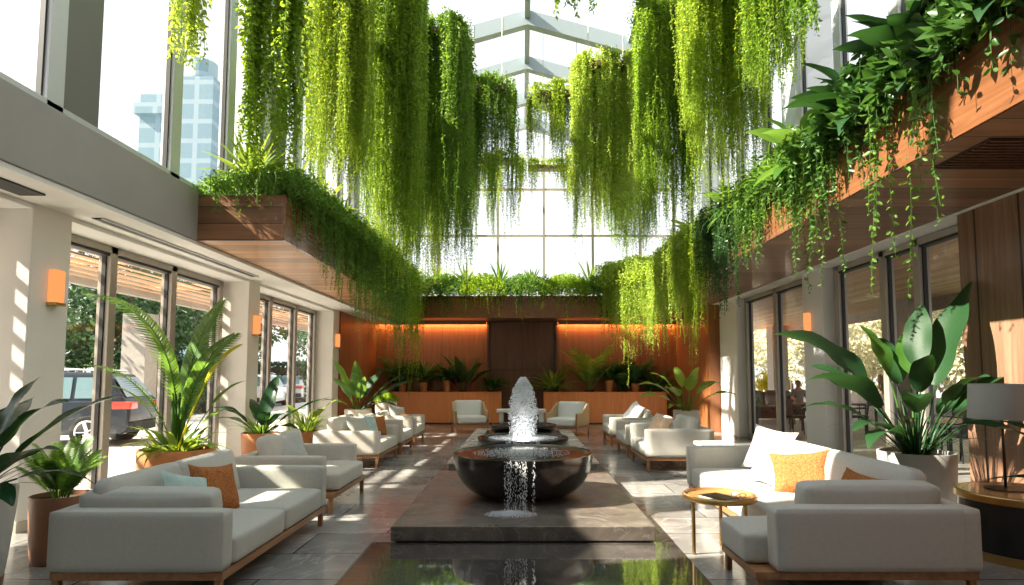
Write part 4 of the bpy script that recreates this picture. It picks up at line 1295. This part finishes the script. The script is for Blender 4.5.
# ------------------------------------------------------------------ plants in the upper boxes
ORD = ['nearest', 'second', 'third', 'fourth', 'fifth', 'sixth', 'seventh', 'eighth', 'ninth', 'tenth', 'eleventh']


def trailing(label, p0, p1, out, length, rag, leaf, nstr, m, spacing=.045, six=False, mound=.35, nm=1500, mw=.4, wr=.5, per=2, arch=.25, sway=.03, group='trailing plants in the upper planter boxes', mleaf=None, spread=.012, droop=.7):
    """mound of leaves along p0-p1 (box edge) with stems trailing over the edge towards out (unit x,y)"""
    p0 = Vector(p0); p1 = Vector(p1); c0 = (p0 + p1) / 2
    t = thing('trailing_plant', label, 'plant', c0, 0, group)
    c = Cloud(); ox, oy = out
    for k in range(nstr):
        u = RNG.random()
        q = p0.lerp(p1, u) - c0
        back = RNG.uniform(.0, mw) * .8
        L = max(.2, length * (1 + rag * RNG.normal()) * (.55 + .45 * math.sin(PI * (.1 + .8 * u))))
        o = RNG.uniform(.05, .26) + back
        c.strand((q.x - ox * back + RNG.normal(0, .04), q.y - oy * back + RNG.normal(0, .04), q.z + mound * RNG.uniform(.1, .7)), L, leaf, spacing,
                 (ox * o + RNG.normal(0, .05), oy * o + RNG.normal(0, .05)), arch + back * .6, sway, per, wr, six, spread, droop)
    n = nm
    u = RNG.random(n); a = RNG.uniform(0, PI, n); r = RNG.uniform(.55, 1, n)
    P = np.array([list(p0.lerp(p1, float(uu)) - c0) for uu in u])
    env = .6 + .4 * np.sin(PI * u)
    off = np.cos(a) * mw * r
    P[:, 0] += -ox * mw * .5 + ox * off; P[:, 1] += -oy * mw * .5 + oy * off
    P[:, 2] += np.sin(a) * mound * r * env
    d = np.column_stack([ox * np.cos(a) + RNG.normal(0, .5, n), oy * np.cos(a) + RNG.normal(0, .5, n), np.sin(a) * .8 + RNG.normal(0, .4, n)])
    c.leaves(P, d, (mleaf or leaf) * RNG.uniform(.7, 1.3, n), wr, six)
    c.build('foliage', M[m], t)
    return t


def rosette(label, p, n, L, w, m='agave', e0=.35, e1=1.45, droop=.7, shape='strap', group='spiky plants in the upper planter boxes', name='spiky_plant'):
    t = thing(name, label, 'plant', p, random.uniform(0, 6), group)
    mb = MB()
    for i in range(n):
        a = i * 2.399; u = i / n
        blade(mb, (.03 * math.cos(a), .03 * math.sin(a), 0), a, L * random.uniform(.8, 1.15), w, e0 + (e1 - e0) * u, droop * (1 - .5 * u), 0, .004, 8, .3, shape)
    mb.build('leaves', M[m], t, smooth=True)
    return t


# left box: mounds along its inner edge
lx = -3.12
segs = [(7.65, 9.0, .52, .6, 'trail', .05), (8.8, 10.3, .55, .95, 'trail', .048), (10.1, 11.7, .6, 1.15, 'trail', .05), (11.5, 13.2, .65, 1.3, 'trail', .055), (13.0, 14.8, .7, 1.5, 'trail', .06), (14.6, 17.2, .75, 1.5, 'vine_mid', .065)]
for i, (ya, yb, mo, ln, m, lf) in enumerate(segs):
    trailing('fine-leaved green plant spilling over the left planter box, %s from its near end' % ORD[i], (lx, ya, 3.86), (lx, yb, 3.86), (1, 0), ln, .45, lf, 190, m, .04, False, mo, 7000, .85, .5, 2)
trailing('fine green plant hanging over the near end board of the left planter box', (-4.1, 7.66, 3.84), (-3.15, 7.66, 3.84), (0, -1), .42, .4, .04, 70, 'trail', .035, False, .34, 2600, .5)
for i, (x, y, n, L, w, m) in enumerate(((-3.7, 8.0, 34, .72, .10, 'agave'), (-3.45, 8.8, 30, .6, .08, 'agave'), (-3.35, 9.8, 30, .65, .08, 'agave'), (-3.4, 11.1, 28, .65, .08, 'agave'), (-3.3, 12.7, 26, .65, .08, 'agave'), (-3.2, 14.6, 26, .7, .08, 'agave'))):
    rosette('yellow-green spiky rosette standing in the left planter box, %s from its near end' % ORD[i], (x, y, 4.12 + .05 * i), n, L, w, m)
# back box
for i, (xa, xb, m) in enumerate(((-3.0, -1.7, 'trail'), (-1.8, -.5, 'vine_mid'), (-.6, .7, 'trail'), (.6, 1.9, 'vine_mid'), (1.8, 3.2, 'trail'))):
    trailing('low green plant spilling over the back planter box, %s from the left' % (['first'] + ORD[1:])[i], (xa, 17.32, 3.82), (xb, 17.32, 3.82), (0, -1), .62, .5, .07, 120, m, .055, False, .72, 4600, .9)
for i, (px, py, L) in enumerate(((438, 268, .7), (466, 270, .8), (500, 266, .85), (532, 276, .6), (590, 268, .85), (612, 262, .7))):
    q = W(px, py + 12, 17.8)
    rosette('spiky agave-like plant standing in the back planter box, %s from the left' % (['first'] + ORD[1:])[i], (q.x, 17.7, 4.2), 26, L, .07, ['agave', 'agave', 'trail', 'trail', 'agave', 'agave'][i], .2, 1.5, .5)
# right box, far to near
rx = 3.56
segs = [(14.6, 17.1, .75, 1.5, 'vine_yellow', .07, 330, False), (12.6, 15.0, .8, 1.5, 'vine_yellow', .065, 380, False), (10.9, 13.0, .6, 1.6, 'vine_bright', .06, 240, False), (9.2, 11.4, .55, 1.2, 'trail_deep', .07, 230, False)]
for i, (ya, yb, mo, ln, m, lf, ns, _) in enumerate(segs):
    trailing(['yellow-green moss-like plant trailing from the far end of the right planter box', 'thick pale yellow plant cascading from the right planter box before its far end', 'bright green long-tasselled plant on the right planter box, beside the thick pale yellow one', 'dark fern-like plant mounded on the middle of the right planter box'][i],
             (rx, ya, 4.05), (rx, yb, 4.05), (-1, 0), ln, .35, lf, ns, m, .045, False, mo, 5200, .6, .45, 2, .3)
trailing('pale yellow moss-like mass cascading at the back right corner where two planter boxes meet', (2.35, 17.28, 4.0), (3.45, 15.9, 4.0), (-.8, -.6), 1.55, .4, .07, 420, 'vine_yellow', .05, False, .9, 6500, .9, .45, 2, .4)
# strap-leaved ferny plants of the middle
def straps(label, p, n, L, w, m, dirx=-1):
    t = thing('strap_leaved_plant', label, 'plant', p, 0, 'strap-leaved plants on the right planter box')
    mb = MB()
    for i in range(n):
        a = PI + random.uniform(-1.5, 1.5)
        blade(mb, (random.uniform(-.1, .25), random.uniform(-.75, .75), random.uniform(0, .15)), a, L * random.uniform(.6, 1.15), w, random.uniform(.1, 1.3), random.uniform(1.3, 2.2), 0, .004, 8, .25, 'strap')
    mb.build('leaves', M[m], t, smooth=True)


straps('dark strap-leaved plant arching over the middle of the right planter box', (3.62, 10.6, 4.12), 170, .75, .045, 'trail_deep')
straps('green strap-leaved plant arching over the right planter box beside the broad leaves', (3.62, 9.0, 4.12), 170, .75, .05, 'trail')
trailing('light green small-leaved vine trailing from the right planter box by the strap-leaved plants', (rx, 8.4, 4.05), (rx, 9.4, 4.05), (-1, 0), .9, .4, .065, 110, 'trail', .05, True, .5, 1800, .5, .5, 2, .25, mleaf=.1)
trailing('deep green leafy mass between the pothos and the heart-leaved vine on the right planter box', (rx, 5.6, 4.08), (rx, 6.6, 4.08), (-1, 0), .6, .5, .10, 90, 'broad_mid', .07, True, .7, 1500, .6, .5, 2, .25, mleaf=.17)
trailing('mid-green leafy mass between the pothos and the light green small-leaved vine', (rx, 7.5, 4.08), (rx, 8.6, 4.08), (-1, 0), .6, .5, .08, 90, 'trail', .06, True, .6, 1700, .6, .5, 2, .25, mleaf=.13)
trailing('pothos vine with pale green oval leaves trailing long from the right planter box', (rx, 6.4, 4.08), (rx, 7.7, 4.08), (-1, 0), .95, .45, .085, 95, 'broad_lit', .06, True, .5, 1500, .5, .5, 2, .25, mleaf=.12)
trailing('dark heart-leaved vine trailing from the right planter box near the camera', (rx, 4.3, 4.1), (rx, 5.8, 4.1), (-1, 0), .62, .5, .12, 95, 'broad_mid', .085, True, .7, 1500, .6, .5, 2, .25, .02, mleaf=.19)
trailing('sprawling dark broad-leaved vine at the near end of the right planter box', (rx, 3.2, 4.1), (rx, 4.5, 4.1), (-1, 0), .5, .5, .14, 80, 'broad_mid', .09, True, .75, 1300, .6, .5, 2, .25, .02, mleaf=.2)
for i, (y, L) in enumerate(((5.55, 1.25), (4.95, 1.15), (6.9, 1.35))):
    trailing(['long thin strand of leaves dangling furthest below the right planter box near the camera', 'second thin leafy strand dangling below the near right planter box', 'thin pale strand dangling from the pothos on the right planter box'][i], (rx, y - .06, 4.06), (rx, y + .06, 4.06), (-1, 0), L * 1.25, .2, .085, 5, 'trail', .075, True, .1, 14, .1, .55, 2, .12)


def broadplant(label, p, spec, m, group='broad-leaved plants on the right planter box'):
    t = thing('broad_leaved_plant', label, 'plant', p, 0, group)
    for (az, pe, L, w, el, dr) in spec:
        a = math.radians(az)
        leaf_obj(t, m, lambda mb: blade(mb, (.06 * math.cos(a), .06 * math.sin(a), 0), a, L, w, math.radians(el), dr, pe, .012, 12, .22, 'lance', .06, random.uniform(-.3, .3)))


bspec = [(170, .3, .62, .28, 50, .7), (200, .3, .65, .3, 35, .9), (150, .35, .6, .28, 65, .6), (120, .35, .6, .28, 70, .8), (230, .3, .6, .28, 45, .8), (260, .3, .55, .26, 60, .8), (185, .2, .55, .26, 10, .9), (215, .2, .55, .26, 5, 1.0), (300, .3, .55, .26, 65, .8), (90, .35, .6, .26, 60, .9), (10, .35, .6, .28, 70, .8), (60, .35, .6, .28, 70, .8)]
jit = lambda s: [(a + random.uniform(-15, 15), pe * s, L * s * random.uniform(.85, 1.15), w * s, el + random.uniform(-8, 8), dr) for a, pe, L, w, el, dr in bspec]
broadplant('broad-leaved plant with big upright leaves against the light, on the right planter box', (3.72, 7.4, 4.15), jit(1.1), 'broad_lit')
broadplant('dark broad-leaved plant above the pothos on the right planter box', (3.75, 6.2, 4.2), jit(1.05) + jit(.8), 'broad')
broadplant('largest dark broad-leaved plant at the upper right, near end of the right planter box', (3.8, 5.3, 4.25), jit(1.05) + jit(.9), 'broad')
broadplant('dark broad-leaved plant at the right edge above the sprawling vine', (3.8, 4.3, 4.3), jit(.95) + jit(.8), 'broad')
broadplant('small bright broad-leaved plant between the strap-leaved plants of the right box', (3.7, 10.0, 4.2), jit(.85), 'broad_lit')
broadplant('bright broad-leaved plant beside the pale yellow plant far along the right box', (3.7, 12.2, 4.25), jit(.85), 'agave')
# ------------------------------------------------------------------ outside, left: canopy, cars, trees, tower
cp = struct_empty('canopy', (-8.3, 0, 3.34))
for k in range(9):
    MB().box(.06 + .34 * k, .06 + .34 * k + .12, -6, 40, 0, .03).build('slat', M['out_wood'], cp)
for y in range(-5, 40, 3):
    MB().box(0, 2.85, y - .04, y + .04, .03, .16).build('joist', M['out_wood'], cp)
struct('canopy_edge', MB().box(-8.45, -8.3, -6, 40, 3.22, 3.6), M['beam'])
for y in (20.0, 27.0):
    struct('column', MB().box(-13.4, -12.6, y, y + .7, -.06, 3.6), M['concrete'])


def car(label, loc, rz, paint, group='cars parked outside the left windows'):
    """length along local x (front at +x), centre of wheelbase at origin"""
    t = thing('car', label, 'car', loc, rz, group)
    lower = [(-2.28, .42), (-2.30, .80), (-2.22, 1.02), (-1.2, 1.04), (.9, 1.02), (1.75, .92), (2.2, .78), (2.3, .5), (2.2, .30), (-2.15, .30)]
    MB().prism(lower, -.90, .90).build('body', M[paint], t, bevel=.07, seg=3, smooth=True, auto=.7)
    # greenhouse, tapered upward
    g = MB(); bot = [(-2.20, 1.0), (1.0, 1.0)]; top = [(-1.80, 1.60), (-.3, 1.66), (.25, 1.58)]
    prof = [(-2.20, 1.0), (1.0, 1.0), (.28, 1.58), (-.4, 1.66), (-1.75, 1.60)]
    wd = lambda z: .86 - (z - 1.0) * .28
    vs = [(x, -wd(z), z) for x, z in prof] + [(x, wd(z), z) for x, z in prof]
    fs = [tuple(range(5)), tuple(range(9, 4, -1))] + [(i, i + 5, (i + 1) % 5 + 5, (i + 1) % 5) for i in range(5)]
    g.add(vs, fs).build('cabin', M[paint], t, bevel=.06, seg=3, smooth=True, auto=.7)
    for s in (-1, 1):
        for (xa, xb, xc, xd) in ((-1.12, -.28, -.30, -1.10), (-.20, .78, .20, -.22), (-1.75, -1.2, -1.18, -1.52)):
            pts = [(xa, 1.08), (xb, 1.08), (xc, 1.53), (xd, 1.53)]
            MB().add([(x, s * (wd(z) + .012), z) for x, z in pts], [(0, 1, 2, 3)]).build('side_window', M['car_glass'], t)
    e = .02
    MB().add([(-2.20 - e + .07, -.70, 1.10), (-2.20 - e + .07, .70, 1.10), (-1.83 - e, .58, 1.54), (-1.83 - e, -.58, 1.54)], [(0, 1, 2, 3)]).build('rear_window', M['car_glass'], t)
    MB().add([(.93, -.72, 1.07), (.93, .72, 1.07), (.33, .60, 1.56), (.33, -.60, 1.56)], [(0, 1, 2, 3)]).build('windscreen', M['car_glass'], t)
    for s in (-1, 1):
        MB().box(-2.33, -1.95, min(s * .55, s * .92), max(s * .55, s * .92), .84, 1.0).build('tail_light', M['tail'], t, bevel=.03)
        MB().box(1.95, 2.3, min(s * .5, s * .88), max(s * .5, s * .88), .66, .80).build('headlight', M['rim'], t, bevel=.03)
        MB().tube([(-1.6, s * .62, 1.68), (-.9, s * .64, 1.72), (0, s * .62, 1.68)], .02, 6).build('roof_rail', M['rim'], t)
        for x in (-1.5, 1.35):
            w = MB()
            prof = [(.20, -.11), (.33, -.11), (.36, -.08), (.36, .08), (.33, .11), (.20, .11)]
            vs = []; fs = []; n = 32
            for (r, y) in prof:
                for k in range(n):
                    a = 2 * PI * k / n; vs.append((x + r * math.cos(a), s * .80 + y, .36 + r * math.sin(a)))
            for i in range(len(prof) - 1):
                for k in range(n): fs.append((i * n + k, i * n + (k + 1) % n, (i + 1) * n + (k + 1) % n, (i + 1) * n + k))
            w.add(vs, fs); wh = w.build('wheel', M['tyre'], t, smooth=True, auto=.6)
            rm = MB(); yo = s * .905
            for k in range(5):
                a = 2 * PI * k / 5
                rm.bar((x, yo, .36), (x + .23 * math.cos(a), yo, .36 + .23 * math.sin(a)), .07, .02)
            rm.tube([(x + .235 * math.cos(2 * PI * k / 24), yo, .36 + .235 * math.sin(2 * PI * k / 24)) for k in range(25)], .02, 6)
            rm.build('rim', M['rim'], wh)
    MB().box(-2.37, -2.1, -.86, .86, .34, .56).build('bumper', M['tyre'], t, bevel=.04)
    return t


car('dark blue SUV with red tail light parked outside the first left window', (-10.95, 13.5, -.06), PI + .2, 'car_dark')
car('white car parked beyond the dark SUV', (-17.5, 20.5, -.06), PI + .1, 'car_white')
c2 = car('white car parked outside the farther left windows', (-13.0, 30.0, -.06), PI * .55, 'car_white')
dup(c2, (-13.8, 37.0, -.06), PI * .52, 'pale car parked farthest along the street outside the left windows')


def crown_cloud(n, rx, ry, rz, leaf, lumps=9):
    c = Cloud()
    cen = RNG.normal(0, .55, (lumps, 3)); cen[:, 2] *= .8
    sz = RNG.uniform(.35, .6, lumps)
    k = RNG.integers(0, lumps, n)
    d = norm(RNG.normal(size=(n, 3)))
    P = (cen[k] + d * (sz[k] * RNG.uniform(.6, 1, n) ** .4)[:, None]) * np.array([rx, ry, rz])
    c.leaves(P, d + RNG.normal(0, .6, (n, 3)) - np.array([0, 0, .3]), leaf * RNG.uniform(.7, 1.3, n), .6)
    return c


def tree(label, x, y, h, r, m, n=5200, leaf=.2, group='trees outside', base=-.06, name='tree'):
    t = thing(name, label, 'tree', (x, y, base), random.uniform(0, 6), group)
    tr = MB(); pts = [(0, 0, 0), (.05, .03, h * .25), (-.02, .06, h * .5), (.05, 0, h * .7)]
    tr.tube(pts, [.16, .13, .10, .06], 8)
    for k in range(5):
        a = k * 1.3
        tr.tube([(0, .04, h * (.32 + .06 * k)), (r * .35 * math.cos(a), r * .35 * math.sin(a), h * (.5 + .06 * k)), (r * .6 * math.cos(a), r * .6 * math.sin(a), h * (.62 + .06 * k))], [.06, .04, .02], 6)
    tr.build('trunk', M['bark'], t, smooth=True)
    c = crown_cloud(n, r, r, h * .36, leaf)
    o = c.build('crown', M[m], t)
    o.location = (0, 0, h * .62)
    return t


TL = [(-14.5, 22, 6.5, 3), (-18, 26.5, 7, 3.4), (-21, 22, 6.5, 3.2), (-24, 30, 7.5, 3.4), (-17, 34, 7, 3.2), (-21, 40, 8, 3.6), (-26, 22, 7, 3.2), (-28, 38, 8, 3.6), (-15.5, 44, 8, 3.4), (-30, 28, 8, 3.5)]
for i, (x, y, h, r) in enumerate(TL):
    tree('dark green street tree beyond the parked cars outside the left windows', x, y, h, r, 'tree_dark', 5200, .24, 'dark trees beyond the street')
for i, (x, y, s) in enumerate(((-19, 17.5, 2.2), (-23, 18.5, 2.4), (-15.5, 26.0, 2.0), (-27, 18, 2.4), (-15, 36, 2.2), (-31, 19, 2.4))):
    t = thing('hedge', 'dark clipped hedge across the street behind the cars', 'hedge', (x, y, 1.1), 0, 'hedges across the street')
    c = Cloud(); n = 4200; P = RNG.uniform(-1, 1, (n, 3)); ax = RNG.integers(0, 3, n); P[np.arange(n), ax] = np.sign(P[np.arange(n), ax]) * RNG.uniform(.85, 1.05, n)
    c.leaves(P * np.array([s, .8, 1.15]), RNG.normal(size=(n, 3)), .2, .6)
    c.build('foliage', M['tree_dark'], t)
    MB().box(-s * .85, s * .85, -.6, .6, -1.15, .9).build('branches', M['bark'], t)

# pale tower in the haze
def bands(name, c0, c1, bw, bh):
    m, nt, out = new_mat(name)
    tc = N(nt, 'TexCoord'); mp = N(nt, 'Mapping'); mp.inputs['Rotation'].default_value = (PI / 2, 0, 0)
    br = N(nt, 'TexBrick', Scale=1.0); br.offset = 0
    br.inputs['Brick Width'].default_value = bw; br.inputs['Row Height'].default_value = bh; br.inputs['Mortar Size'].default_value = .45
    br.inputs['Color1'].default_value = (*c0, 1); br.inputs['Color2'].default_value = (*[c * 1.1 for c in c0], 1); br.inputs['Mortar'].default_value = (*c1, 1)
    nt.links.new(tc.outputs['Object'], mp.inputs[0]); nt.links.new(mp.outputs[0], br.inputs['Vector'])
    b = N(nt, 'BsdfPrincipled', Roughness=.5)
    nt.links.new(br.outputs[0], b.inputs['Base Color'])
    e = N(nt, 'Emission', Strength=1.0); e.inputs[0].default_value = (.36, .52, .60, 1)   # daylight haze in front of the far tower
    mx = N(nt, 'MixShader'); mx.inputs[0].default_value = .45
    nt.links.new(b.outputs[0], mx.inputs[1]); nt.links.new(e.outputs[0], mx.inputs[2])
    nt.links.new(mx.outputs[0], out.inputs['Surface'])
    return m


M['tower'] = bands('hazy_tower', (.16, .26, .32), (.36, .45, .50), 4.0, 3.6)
Dt = 110.0
q0 = W(190, 180, Dt)
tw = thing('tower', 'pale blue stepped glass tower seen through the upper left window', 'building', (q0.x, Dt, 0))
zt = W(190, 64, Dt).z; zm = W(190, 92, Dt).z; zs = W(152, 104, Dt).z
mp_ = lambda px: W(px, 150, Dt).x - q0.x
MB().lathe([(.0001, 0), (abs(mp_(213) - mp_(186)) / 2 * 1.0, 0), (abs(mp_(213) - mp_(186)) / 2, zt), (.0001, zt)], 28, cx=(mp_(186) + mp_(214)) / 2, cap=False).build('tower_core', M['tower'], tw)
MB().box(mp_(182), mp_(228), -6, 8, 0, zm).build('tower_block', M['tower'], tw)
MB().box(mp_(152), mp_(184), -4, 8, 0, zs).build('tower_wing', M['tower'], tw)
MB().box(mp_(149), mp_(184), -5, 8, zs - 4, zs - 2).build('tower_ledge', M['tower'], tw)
M['haze_tree'] = plain('haze_tree', (.55, .62, .58), .9)
q0 = W(96, 118, 60.0)

# ------------------------------------------------------------------ outside, right: terrace
struct('canopy', MB().box(RG + .12, 10.6, -6, 26, 3.52, 3.64), M['out_wood'])
struct('canopy_edge', MB().box(10.6, 10.8, -6, 26, 3.2, 3.7), M['concrete'])
for y in (15.5, 24.0):
    struct('column', MB().box(10.0, 10.6, y, y + .6, -.02, 3.55), M['concrete'])
TR = [(14.2, 22, 5.0, 2.6), (15.2, 25.5, 5.5, 2.6), (14.5, 33, 6, 2.8), (17.5, 29.5, 6, 3), (17, 22.5, 6, 2.8), (21, 28, 7, 3.2), (15, 40, 7, 3.2), (18.5, 34, 7, 3.2), (16.8, 17.3, 5.5, 2.6), (22, 16.5, 6.5, 3), (15.5, 19, 6.0, 2.8), (19, 26, 7, 3.2), (14, 29, 6.5, 3.0), (22, 20, 7, 3.0), (24, 32, 8, 3.6), (16.5, 37, 7.5, 3.4), (13.5, 14.5, 5.5, 2.5), (19, 15.5, 6.5, 2.8), (24.5, 24, 7, 3.2), (13.5, 44, 8, 3.4)]
for (x, y, h, r) in TR:
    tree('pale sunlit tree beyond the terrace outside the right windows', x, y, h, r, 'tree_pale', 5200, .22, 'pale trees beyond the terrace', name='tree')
struct('terrace_wall', MB().box(12.2, 12.5, 2, 60, -.02, .85), M['pale_stone'])

ch0 = thing('terrace_chair', 'black metal terrace chair outside the right windows', 'chair', (0, 0, -.02), 0, 'terrace chairs')
for x in (-.22, .22):
    for y in (-.2, .2):
        MB().tube([(x, y, 0), (x * .95, y * .9, .45)], .016, 6).build('leg', M['patio'], ch0)
MB().rbox(0, 0, .46, .5, .5, .06, .02).build('seat', M['patio'], ch0, smooth=True)
R = Matrix.Rotation(math.radians(-8), 3, 'X')
MB().rbox(0, .24, .70, .48, .04, .42, .02, M=R).build('backrest', M['patio'], ch0, smooth=True)
for x in (-.25, .25):
    MB().tube([(x, -.18, .45), (x, -.2, .66), (x, .22, .68)], .014, 6).build('armrest', M['patio'], ch0)
tb0 = thing('terrace_table', 'dark terrace table outside the far right window', 'table', (0, 0, -.02), 0, 'terrace tables')
MB().box(-.6, .6, -.4, .4, .70, .74).build('tabletop', M['patio'], tb0, bevel=.008)
for x in (-.52, .52):
    for y in (-.32, .32): MB().box(x - .025, x + .025, y - .025, y + .025, 0, .70).build('leg', M['patio'], tb0)


def gpos(px, py): 
    g = G(px, py, -.02); return (g.x, g.y, -.02)


ch0.location = gpos(792, 434); ch0.rotation_euler = (0, 0, .3); ch0['label'] = 'black terrace chair drawn up to the table outside the far right window'
tb0.location = gpos(816, 430)
tb0['label'] = 'dark terrace table in front of the charcoal outdoor sofa'
lay = [((839, 436), 2.2, 'black terrace chair just right of the right column'), ((858, 434), -2.0, 'black terrace chair second to the right of the right column'), ((848, 428), .2, 'black terrace chair behind the table right of the right column'),
       ((945, 450), .4, 'grey terrace chair right of the bird-of-paradise plant'), ((962, 462), 3.4, 'near terrace chair close to the wooden wall')]
for (pp, rz, lab) in lay: dup(ch0, gpos(*pp), rz, lab)
dup(tb0, gpos(872, 430), .3, 'dark terrace table behind the bird-of-paradise plant')
M['pink_top'] = plain('pink_table', (.62, .33, .24), .4)
pt = thing('terrace_table', 'terrace table with a reddish top near the wooden wall', 'table', gpos(940, 462), .1)
MB().box(-.55, .55, -.38, .38, .71, .75).build('tabletop', M['pink_top'], pt, bevel=.008)
for x in (-.48, .48):
    for y in (-.3, .3): MB().box(x - .02, x + .02, y - .02, y + .02, 0, .71).build('leg', M['patio'], pt)
# outdoor sofa
g = gpos(768, 420)
so = thing('outdoor_sofa', 'charcoal wicker sofa on the terrace outside the far right window', 'sofa', g, 0)
MB().box(-1.0, 1.0, -.45, .45, .08, .34).build('base', M['patio'], so, bevel=.02)
for sx in (-.95, .95):
    for sy in (-.38, .38): MB().box(sx - .03, sx + .03, sy - .03, sy + .03, 0, .085).build('leg', M['patio'], so)
for s in (-1, 1): MB().box(s * 1.0 - .09, s * 1.0 + .09, -.45, .45, .08, .62).build('armrest', M['patio'], so, bevel=.02)
for s in (-.5, .5):
    MB().rbox(s, -.05, .42, .9, .8, .17, .05, .02).build('seat_cushion', M['patio_cushion'], so, smooth=True)
    MB().rbox(s, .34, .74, .9, .2, .55, .07, M=Matrix.Rotation(-.18, 3, 'X'), side_puff=.03).build('back_cushion', M['patio_cushion'], so, smooth=True)
MB().box(-1.0, 1.0, .40, .48, .08, .95).build('backrest', M['patio'], so, bevel=.02)
pp = thing('potted_plant', 'leafy plant in a dark pot just outside the far right window', 'plant', gpos(750, 427), 0)
pot(pp, .26, .62, 'patio', .9)
leaf_obj(pp, 'trail', lambda mb: strap_tuft(mb, 60, .5, .06, .58, .14, .4, 1.4, 1.2, 'lance'), 'foliage')

t = thing('shrub', 'small yellow shrub behind the charcoal outdoor sofa', 'plant', (gpos(763, 412)[0], gpos(763, 412)[1], -.02))
c = crown_cloud(900, .45, .45, .45, .12); o = c.build('foliage', M['yellow_leaf'], t); o.location = (0, 0, 1.05)
MB().tube([(0, 0, 0), (.03, 0, .5), (0, 0, 1.0)], [.04, .03, .02], 6).build('stem', M['bark'], t)

# seated person at the far side of the terrace table
g = gpos(799, 424)
pe = thing('person', 'dark-haired person in a grey top seated at the terrace table outside', 'person', g, PI)


def skin(name, verts, edges, rads, m, parent, lv=2):
    me = bpy.data.meshes.new(name); me.from_pydata(verts, edges, [])
    me.materials.append(M[m]); o = link(bpy.data.objects.new(name, me), parent)
    md = o.modifiers.new('skin', 'SKIN'); md.use_smooth_shade = True
    for v, r in zip(me.skin_vertices[0].data, rads): v.radius = (r, r) if not isinstance(r, tuple) else r
    me.skin_vertices[0].data[0].use_root = True
    sb = o.modifiers.new('sub', 'SUBSURF'); sb.levels = sb.render_levels = lv
    return o


# faces local +y; seat at 0.46
bv = [(0, 0, .52), (0, .0, .72), (0, .01, .95), (0, .02, 1.08), (0, .03, 1.16), (0, .05, 1.27), (0, .05, 1.36),
      (.17, .02, 1.04), (.24, .08, .80), (.18, .30, .78), (-.17, .02, 1.04), (-.24, .08, .80), (-.18, .30, .78),
      (.10, .10, .50), (.12, .42, .50), (.12, .42, .08), (.12, .55, .04), (-.10, .10, .50), (-.12, .42, .50), (-.12, .42, .08), (-.12, .55, .04)]
be = [(0, 1), (1, 2), (2, 3), (3, 4), (4, 5), (5, 6), (3, 7), (7, 8), (8, 9), (3, 10), (10, 11), (11, 12), (0, 13), (13, 14), (14, 15), (15, 16), (0, 17), (17, 18), (18, 19), (19, 20)]
br = [(.16, .12), (.14, .10), (.17, .11), (.10, .08), .055, .095, .07, .06, .045, .035, .06, .045, .035, .085, .06, .04, .035, .085, .06, .04, .035]
skin('body', bv, be, br, 'skin', pe)
skin('shirt', [(0, 0, .56), (0, 0, .75), (0, .01, .95), (0, .02, 1.07), (.17, .02, 1.04), (.23, .07, .86), (-.17, .02, 1.04), (-.23, .07, .86)], [(0, 1), (1, 2), (2, 3), (3, 4), (4, 5), (3, 6), (6, 7)], [(.18, .135), (.16, .12), (.19, .13), (.12, .10), .075, .06, .075, .06], 'shirt', pe)
skin('trousers', [(0, 0, .52), (.10, .10, .50), (.12, .43, .50), (.12, .43, .12), (-.10, .10, .50), (-.12, .43, .50), (-.12, .43, .12)], [(0, 1), (1, 2), (2, 3), (0, 4), (4, 5), (5, 6)], [(.18, .14), .10, .075, .06, .10, .075, .06], 'patio', pe)
skin('hair', [(0, .0, 1.22), (0, .01, 1.31), (0, .03, 1.38)], [(0, 1), (1, 2)], [.075, .105, .085], 'hair', pe)
gc = dup(ch0, (g[0], g[1], -.02), 0.0, 'black terrace chair under the seated person')
gc.rotation_euler = (0, 0, PI + PI)
# ------------------------------------------------------------------ light
w = bpy.data.worlds.new('sky'); SC.world = w; w.use_nodes = True
nt = w.node_tree; nt.nodes.clear()
out = nt.nodes.new('ShaderNodeOutputWorld'); bg = nt.nodes.new('ShaderNodeBackground')
tc = nt.nodes.new('ShaderNodeTexCoord'); sp = nt.nodes.new('ShaderNodeSeparateXYZ')
nt.links.new(tc.outputs['Generated'], sp.inputs[0])
r = ramp(nt, [(.0, (.62, .62, .60)), (.12, (1.0, .99, .96)), (.45, (.93, .96, 1.0)), (1.0, (.80, .90, 1.0))])
mr = nt.nodes.new('ShaderNodeMapRange'); mr.inputs['From Min'].default_value = -.1; mr.inputs['From Max'].default_value = 1
nt.links.new(sp.outputs['Z'], mr.inputs['Value']); nt.links.new(mr.outputs[0], r.inputs['Fac'])
nt.links.new(r.outputs[0], bg.inputs['Color']); bg.inputs['Strength'].default_value = 1.2
nt.links.new(bg.outputs[0], out.inputs['Surface'])
sd = bpy.data.lights.new('sun', 'SUN'); sd.energy = 17.0; sd.angle = math.radians(.8); sd.color = (1.0, .90, .74)
so_ = bpy.data.objects.new('sun', sd); COL.objects.link(so_)
to_sun = Vector((-.78, -.20, .63))
so_.rotation_euler = to_sun.to_track_quat('Z', 'Y').to_euler()

SC.view_settings.view_transform = 'Standard'
SC.view_settings.exposure = 0.3
cy = SC.cycles
cy.use_denoising = True
cy.max_bounces = 8; cy.diffuse_bounces = 4; cy.glossy_bounces = 3; cy.transmission_bounces = 4; cy.transparent_max_bounces = 16
cy.caustics_reflective = False; cy.caustics_refractive = False
cy.sample_clamp_indirect = 6.0
